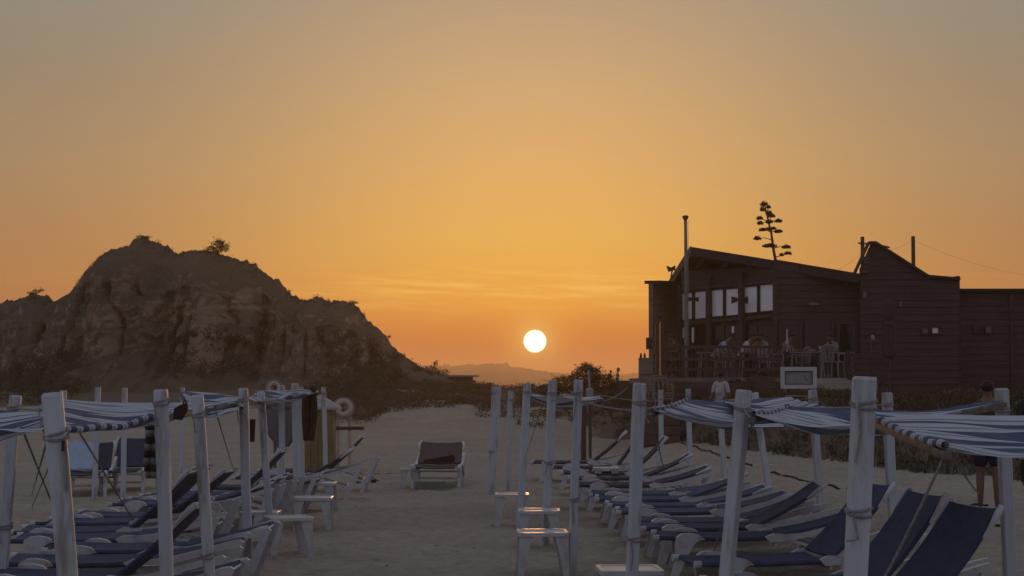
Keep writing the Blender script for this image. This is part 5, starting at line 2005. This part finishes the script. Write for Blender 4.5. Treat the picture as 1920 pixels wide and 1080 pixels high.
LEFT = [
    (12.0, 12, -3.72, 'nearest left lounger at the bottom edge, white rail rising past the second square post'),
    (13.2, 44, -3.95, 'navy lounger with raised back seen edge-on between the two square left posts'),
    (14.3, 9, -4.05, 'flat navy lounger second behind the bottom left corner, white humps along its side'),
    (15.4, 12, -3.95, 'navy lounger whose white head frame juts out towards the aisle, lowest on the left'),
    (16.3, 8, -4.55, 'flat navy lounger tucked between raised backs beside the left post with the wrapped foot'),
    (18.3, 43, -4.8, 'navy lounger with raised back packed behind the one at the upright corner post'),
    (17.2, 46, -4.75, 'navy lounger with raised dark back beside the left upright corner post'),
    (19.3, 40, -4.75, 'navy lounger with raised back half hidden by the slim leaning left post'),
    (21.2, 14, -4.7, 'flat navy lounger in the middle of the left block, behind the second square post'),
    (23.0, 44, -4.6, 'navy lounger with raised back among the white cluster beside the left aisle tables'),
    (22.1, 18, -4.65, 'navy lounger packed beside the flat one behind the second square left post'),
    (24.6, 10, -4.55, 'flat dark lounger just beyond the left aisle tables'),
    (27.0, 30, -4.18, 'lounger whose pale head frame reaches furthest into the aisle on the left, back raised'),
    (29.2, 42, -4.1, 'furthest left-block lounger, slim dark back rising before the yellow booth'),
]
for i, (yy, deg, xf, lab) in enumerate(LEFT):
    lounger(xf, yy, random.Random(i + 50).uniform(-0.06, 0.06), deg + random.Random(i + 7).uniform(-3, 3), lab, GL, 'navy' if yy < 24 else 'grey_navy')

# the lone lounger in the aisle, seen from its foot end, and two by the cliff side
x0 = P(818, 900, 30.4).x
lone = lounger(x0, 29.9, pi / 2 - 0.02, 27, 'lone lounger standing in the open sand of the aisle, seen from its foot end', 'loungers turned towards the aisle', 'grey_mesh')
lone.scale = (1.0, 1.17, 1.0)
lounger(P(222, 900, 28.5).x, 28.6, pi / 2 + 0.05, 36, 'dark-backed lounger facing the aisle end-on, behind the slim pair of left posts', 'loungers turned towards the aisle', 'grey_navy')
lounger(P(150, 900, 27.5).x, 27.6, pi / 2 + 0.12, 32, 'lounger with a pale blue towel over it, left of the dark-backed end-on lounger', 'loungers turned towards the aisle', 'grey_navy')
# dark wedge that puts the fold shadow on the lone lounger into colour
hz = ground_z(x0, 30.8) - 0.02
mb = MB()
mb.prism([(-0.24, 0.47), (0.27, 0.56), (0.30, 0.52), (0.29, 0.43), (-0.24, 0.42)], lambda a_, b_, t: Vector((a_, t, b_)), 0.0, 0.16)
tag(mb.build('fold_shadow', 'dark_cloth', loc=(x0, 30.82, hz)), 'dark wedge shaped as the fold shadow on the back of the lone aisle lounger', 'cloth')
# crate-like white plank and dark panel under its foot end
root = tag(empty('foot_board', (x0 - 0.02, 29.75, ground_z(x0, 29.8))), 'pale board standing on the sand under the foot end of the lone lounger', 'board')
mb = MB()
mb.box((-0.05, 0, 0.09), (0.50, 0.03, 0.13))
mb.build('board', 'dull_white', root)
# its pale side table
# towels
q = P(150, 862, 25.9)
mb = MB()
for i in range(9):
    t = i / 8
    for j in range(7):
        s = j / 6
        mb.v.append((lerp(-0.30, 0.22, t), lerp(0.0, 0.55, s), lerp(0.42, 0.84, s ** 1.3) + 0.03 * noise.noise(Vector((t * 5, s * 5, 1)))))
for i in range(8):
    for j in range(6):
        a_ = i * 7 + j
        mb.f.append((a_, a_ + 7, a_ + 8, a_ + 1))
o = mb.build('beach_towel', 'towel_blue', loc=(P(150, 862, 28.6).x, 28.45, ground_z(q.x, 28) - 0.03), smooth=True)
o.modifiers.new('thickness', 'SOLIDIFY').thickness = 0.015
tag(o, 'pale blue towel spread over a lounger near the left canopies', 'towel')
q = P(471, 800, 30.0)
mb = MB()
for i in range(7):
    t = i / 6
    for j in range(7):
        s = j / 6
        mb.v.append((lerp(-0.045, 0.045, t) * (1 - 0.2 * s), 0.03 * sin(t * 9), -0.24 * s))
for i in range(6):
    for j in range(6):
        a_ = i * 7 + j
        mb.f.append((a_, a_ + 7, a_ + 8, a_ + 1))
o = mb.build('hanging_towel', 'towel_red', loc=P(471, 786, 19.0), smooth=True)
o.modifiers.new('thickness', 'SOLIDIFY').thickness = 0.012
tag(o, 'dark red towel hanging behind the slim posts of the left cluster', 'towel')


# ------------------------------------------------------------------ small white tables
def side_table(px, py_top, Y, rz, label, w_=0.46, h=0.40):
    c = P(px, py_top, Y)
    g = ground_z(c.x, Y, False)
    root = tag(empty('side_table', (c.x, Y, g), rz), label, 'side table', 'small white plastic tables along the aisle')
    h = c.z - g if 0.33 < c.z - g < 0.5 else h
    mb = MB()
    r = 0.05
    hw_ = w_ / 2
    out = []
    for sx, sy, a0 in ((1, 1, 0), (-1, 1, pi / 2), (-1, -1, pi), (1, -1, 3 * pi / 2)):
        for k in range(4):
            q = a0 + k / 3 * pi / 2
            out.append((sx * (hw_ - r) + r * cos(q), sy * (hw_ - r) + r * sin(q)))
    inn = [(x * 0.86, y * 0.86) for x, y in out]
    n = len(out)
    vs = [(x, y, h - 0.035) for x, y in out] + [(x, y, h - 0.006) for x, y in out] + [(x * 0.98, y * 0.98, h) for x, y in out] + [(x, y, h) for x, y in inn] + [(x * 0.985, y * 0.985, h - 0.008) for x, y in inn]
    fs = [tuple(reversed(range(n)))]
    for lv in range(4):
        for k in range(n):
            fs.append((lv * n + k, lv * n + (k + 1) % n, (lv + 1) * n + (k + 1) % n, (lv + 1) * n + k))
    fs.append(tuple(range(4 * n, 5 * n)))
    mb.add(vs, fs)
    mb.build('tabletop', 'plastic', root)
    for sx in (-1, 1):
        for sy in (-1, 1):
            mb = MB()
            fx = lambda a_, b_, t: Vector((sx * a_, sy * (hw_ - 0.03) + t, b_))
            mb.prism([(hw_ - .015, h - .034), (hw_ - .135, h - .034), (hw_ - .085, h * .45), (hw_ - .055, 0), (hw_ - .0, 0), (hw_ - .005, h * .5)], fx, -0.012, 0.012)
            mb.build('leg', 'plastic', root)
    return root


side_table(1180, 1064, 13.0, 0.05, 'frontmost small white table at the bottom edge, before the straight aisle post')
side_table(1017, 995, 16.6, 0.04, 'white table whose full legs show, second nearest on the right of the aisle', 0.47)
side_table(1011, 955, 19.3, -0.03, 'white table with a post rising behind its middle, third on the right of the aisle', 0.45)
side_table(960, 925, 22.1, 0.03, 'white table reaching furthest left into the aisle, fourth on the right side', 0.42)
side_table(1136, 876, 28.6, 0.0, 'far white table with a bright edge among the right loungers', 0.40)
side_table(588, 931, 21.5, 0.02, 'white table with two clear legs nearest the aisle on the left side', 0.45)
side_table(598, 904, 24.6, -0.02, 'white table just behind another, beside the head frame that juts into the left aisle', 0.46)
side_table(540, 968, 18.3, 0.35, 'white table turned askew, frontmost on the left side of the aisle', 0.44)
side_table(768, 878, 30.2, 0.1, 'white table standing at the left side of the lone aisle lounger', 0.30)
side_table(488, 958, 19.6, 0.0, 'small white table half hidden behind the left posts', 0.42)

# ------------------------------------------------------------------ things at the back of the left rows
# grey canvas sheet hung between posts
a0, a1 = P(498, 762, 27.5), P(556, 762, 27.5)
root = tag(empty('canvas_sheet', ((a0.x + a1.x) / 2, 27.5, a0.z)), 'grey canvas sheet hanging to a point between the left aisle posts', 'canvas')
hw_ = (a1.x - a0.x) / 2
mb = MB()
nu_, nv_ = 10, 10
zb = P(530, 845, 27.5).z - a0.z
for i in range(nu_ + 1):
    t = i / nu_ * 2 - 1
    for j in range(nv_ + 1):
        s = j / nv_
        wd = hw_ * (1 if s < 0.62 else lerp(1, 0.12, (s - 0.62) / 0.38))
        mb.v.append((t * wd + 0.04 * s, 0.03 * sin(t * 5 + s * 2), zb * s))
for i in range(nu_):
    for j in range(nv_):
        b_ = i * (nv_ + 1) + j
        mb.f.append((b_, b_ + nv_ + 1, b_ + nv_ + 2, b_ + 1))
o = mb.build('sheet', 'grey_tarp', root, smooth=True)
o.modifiers.new('thickness', 'SOLIDIFY').thickness = 0.012
mb = MB()
mb.beam((-hw_ - 0.03, 0, 0.01), (hw_ + 0.03, 0, 0.0), 0.035, 0.05)
mb.build('top_batten', 'batten', root)
# dark cloth hanging beside the doubled posts
mb = MB()
q0 = P(579, 728, 26.0)
zb = P(579, 826, 26).z - q0.z
for i in range(9):
    t = i / 8 * 2 - 1
    for j in range(9):
        s = j / 8
        mb.v.append((t * 0.095 * (0.8 + 0.3 * sin(s * 4)), 0.035 * sin(t * 6 + s), zb * s + 0.03 * abs(t) * (1 - s)))
for i in range(8):
    for j in range(8):
        b_ = i * 9 + j
        mb.f.append((b_, b_ + 9, b_ + 10, b_ + 1))
o = mb.build('hanging_cloth', 'dark_cloth', loc=q0, smooth=True)
o.modifiers.new('thickness', 'SOLIDIFY').thickness = 0.03
tag(o, 'long dark brown cloth hanging from the rail beside the doubled left posts', 'cloth')
# yellow booth with a pale pitched top
Yk = 36.0
k0, k1 = P(572, 868, Yk), P(627, 868, Yk)
gk = ground_z(k1.x, Yk)
root = tag(empty('yellow_booth', ((k0.x + k1.x) / 2, Yk, gk)), 'small yellow booth with a pale pyramid roof at the end of the left rows', 'booth')
hw_ = (k1.x - k0.x) / 2
ze, zt = P(600, 763, Yk).z - gk, P(600, 741, Yk).z - gk
for sy in (-1, 1):
    for k in range(4):
        mb = MB()
        bw = 2 * hw_ / 4
        mb.box((-hw_ + bw * (k + .5), sy * hw_, ze / 2), (bw - 0.008, 0.03, ze))
        mb.build('board', 'yellow', root)
for sx in (-1, 1):
    mb = MB()
    mb.box((sx * (hw_ - .02), 0, ze / 2), (0.03, 2 * hw_ - 0.06, ze))
    mb.build('side_panel', 'yellow', root)
mb = MB()
e = hw_ + 0.10
mb.add([(-e, -e, ze), (e, -e, ze), (e, e, ze), (-e, e, ze), (0, 0, zt + .02), (-e, -e, ze - .05), (e, -e, ze - .05), (e, e, ze - .05), (-e, e, ze - .05)],
       [(0, 1, 4), (1, 2, 4), (2, 3, 4), (3, 0, 4), (5, 6, 1, 0), (6, 7, 2, 1), (7, 8, 3, 2), (8, 5, 0, 3), (8, 7, 6, 5)])
mb.build('roof', 'greyroof', root)
# lifebuoys


def lifebuoy(px, py, Y, R, label, rz=0.0, stand=True):
    c = P(px, py, Y)
    g = ground_z(c.x, Y)
    mb = MB()
    r = R * 0.30
    n, m_ = 20, 8
    vs, fs = [], []
    for i in range(n):
        q = 2 * pi * i / n
        for j in range(m_):
            s = 2 * pi * j / m_
            rr_ = R * 0.72 + r * cos(s)
            vs.append((rr_ * cos(q), r * sin(s), rr_ * sin(q)))
    for i in range(n):
        for j in range(m_):
            fs.append((i * m_ + j, ((i + 1) % n) * m_ + j, ((i + 1) % n) * m_ + (j + 1) % m_, i * m_ + (j + 1) % m_))
    mb.add(vs, fs)
    root = tag(empty('lifebuoy', c, rz), label, 'lifebuoy', 'lifebuoys')
    mb.build('ring', 'buoy', root, smooth=True)
    mb = MB()
    loop = []
    for i in range(25):
        q = 2 * pi * i / 24
        rr_ = R * (1.06 + 0.06 * abs(sin(2 * q)))
        loop.append((rr_ * cos(q), -r * 0.4, rr_ * sin(q)))
    mb.tube(loop, 0.012, 5)
    mb.build('grab_rope', 'rope', root)
    if stand:
        sr = tag(empty('lifebuoy_stand', (c.x, Y + r + 0.06, g)), 'pale red-brown stand of two boards that carries the lifebuoy beside the yellow booth', 'stand')
        hh_ = c.z - g
        for sx in (-0.12, 0.12):
            m2 = MB()
            m2.beam((sx, 0, -0.2), (sx, 0, hh_ + 0.1), 0.07, 0.05, up=(0, 1, 0))
            m2.build('board', 'buoy', sr)
        m2 = MB()
        m2.beam((-0.30, -0.03, hh_ - 0.42), (0.42, -0.03, hh_ - 0.42), 0.03, 0.07)
        m2.build('crosspiece', 'redbrown', sr)
    return root


lifebuoy(644, 765, 37.0, 0.20, 'pale lifebuoy ring facing the aisle to the right of the yellow booth', rz=0.15)
lifebuoy(513, 728, 30.5, 0.13, 'pale lifebuoy ring hanging above the grey canvas sheet', rz=0.5, stand=False)
rb = MB()
q = P(513, 728, 30.5)
rb.beam((q.x + .02, 30.6, ground_z(q.x, 30.6) - 0.2), (q.x + .02, 30.6, q.z + 0.1), 0.05, 0.05, up=(0, 1, 0))
tag(rb.build('lifebuoy_pole', 'batten'), 'thin brown pole behind the grey canvas sheet carrying a lifebuoy ring', 'pole')

# slim red-brown pole with a collar, and a red-brown plank, behind the right rows
t0, b0 = P(1104, 694, 34), P(1107, 862, 34)
g0 = ground_z(b0.x, 34)
root = tag(empty('shower_pole', (b0.x, 34, g0)), 'slim red-brown pole with a pale tip and collar rising before the dune bush', 'pole')
H = t0.z - g0
zc = P(1104, 735, 34).z - g0
mb = MB()
mb.tube([(0, 0, -0.3), (-0.01, 0, zc)], 0.030, 8)
mb.build('pole', 'redbrown', root)
mb = MB()
mb.tube([(-0.01, 0, zc), (-0.03, 0, H)], 0.022, 8)
mb.build('tip', 'sign_panel', root)
mb = MB()
mb.lathe((-0.01, 0, zc - 0.12), [(0.05, 0), (0.07, 0.03), (0.07, 0.16), (0.045, 0.20)], 10)
mb.build('collar', 'sign_panel', root)
a_ = P(1094, 745, 40)
g0 = ground_z(a_.x, 40)
root = tag(empty('red_plank', (a_.x, 40, g0)), 'short upright red-brown plank behind the slim pole', 'plank')
mb = MB()
mb.beam((0, 0, -0.2), (0.0, 0, a_.z - g0), 0.12, 0.05, up=(0, 1, 0))
mb.build('board', 'redbrown', root)

# ------------------------------------------------------------------ lines and wrack on the sand
def ground_rope(pts, label, r=0.014, mat='weed'):
    ps = []
    for (x0, y0), (x1, y1) in zip(pts, pts[1:]):
        for t in range(8):
            q = G(lerp(x0, x1, t / 8), lerp(y0, y1, t / 8))
            ps.append(Vector((q.x, q.y, ground_z(q.x, q.y) + r * 0.5 + 0.006 * sin(len(ps) * 1.7))))
    mb = MB()
    mb.tube(ps, r, 5)
    return tag(mb.build('ground_rope', mat), label, 'rope', 'dark lines lying on the sand')


ground_rope([(1250, 826), (1300, 838), (1336, 852), (1420, 878)], 'dark rope on the sand from the straight aisle post towards the leaning outer posts', 0.022)
ground_rope([(1446, 888), (1500, 902), (1540, 912), (1600, 922)], 'dark rope on the sand below the post under the framed board', 0.018)
ground_rope([(1680, 940), (1720, 944), (1800, 950), (1860, 952)], 'dark rope on the sand behind the steep lounger backs')
ground_rope([(1770, 962), (1800, 966), (1830, 973), (1880, 990)], 'shorter dark rope on the sand right of the middle steep lounger back')
ground_rope([(650, 888), (690, 890), (730, 889), (762, 888)], 'thin line on the sand running to the lone aisle lounger', 0.008)
wm = MB()
rw = random.Random(3)
for k in range(26):
    q = G(670 + 34 * rw.random(), 901 + 6 * rw.random())
    q.z = ground_z(q.x, q.y) + 0.012
    a_ = rw.uniform(0, pi)
    l_ = rw.uniform(0.03, 0.11)
    wm.tube([q - Vector((cos(a_), sin(a_) * .4, 0)) * l_, q + Vector((0, 0, rw.uniform(0, .05))), q + Vector((cos(a_), sin(a_) * .4, 0)) * l_], [0.008, 0.014, 0.006], 5)
o = wm.build('seaweed', 'weed')
o['kind'] = 'stuff'

# small stones, shells and twigs strewn over the beach
lm = MB()
rl = random.Random(12)
for _ in range(220):
    y = rl.uniform(12, 55)
    x = rl.uniform(-0.30, 0.30) * y
    z = ground_z(x, y)
    r = rl.uniform(0.005, 0.016)
    lm.ball((x, y, z + r * 0.2), (r * rl.uniform(.8, 1.6), r, r * 0.6), 5, 3)
o = lm.build('sand_litter', material('beach_litter', (0.20, 0.17, 0.14), 0.9, 0.1, 0.5, 30))
o['kind'] = 'stuff'

# ------------------------------------------------------------------ evening haze
HAZE = 0.00066
hz_ = MB()
hz_.box((0, 950, 14.5), (3400, 4100, 35.0))
haze = hz_.build('haze', None)
hmx = bpy.data.materials.new('evening_haze')
hmx.use_nodes = True
t = NT(hmx.node_tree)
t.n.clear()
pv = t.node('ShaderNodeVolumePrincipled')
pv.inputs['Color'].default_value = (1.0, 0.80, 0.54, 1)
pv.inputs['Density'].default_value = HAZE
pv.inputs['Anisotropy'].default_value = 0.62
ou = t.node('ShaderNodeOutputMaterial')
t.l.new(pv.outputs[0], ou.inputs['Volume'])
haze.data.materials.append(hmx)
haze['kind'] = 'stuff'
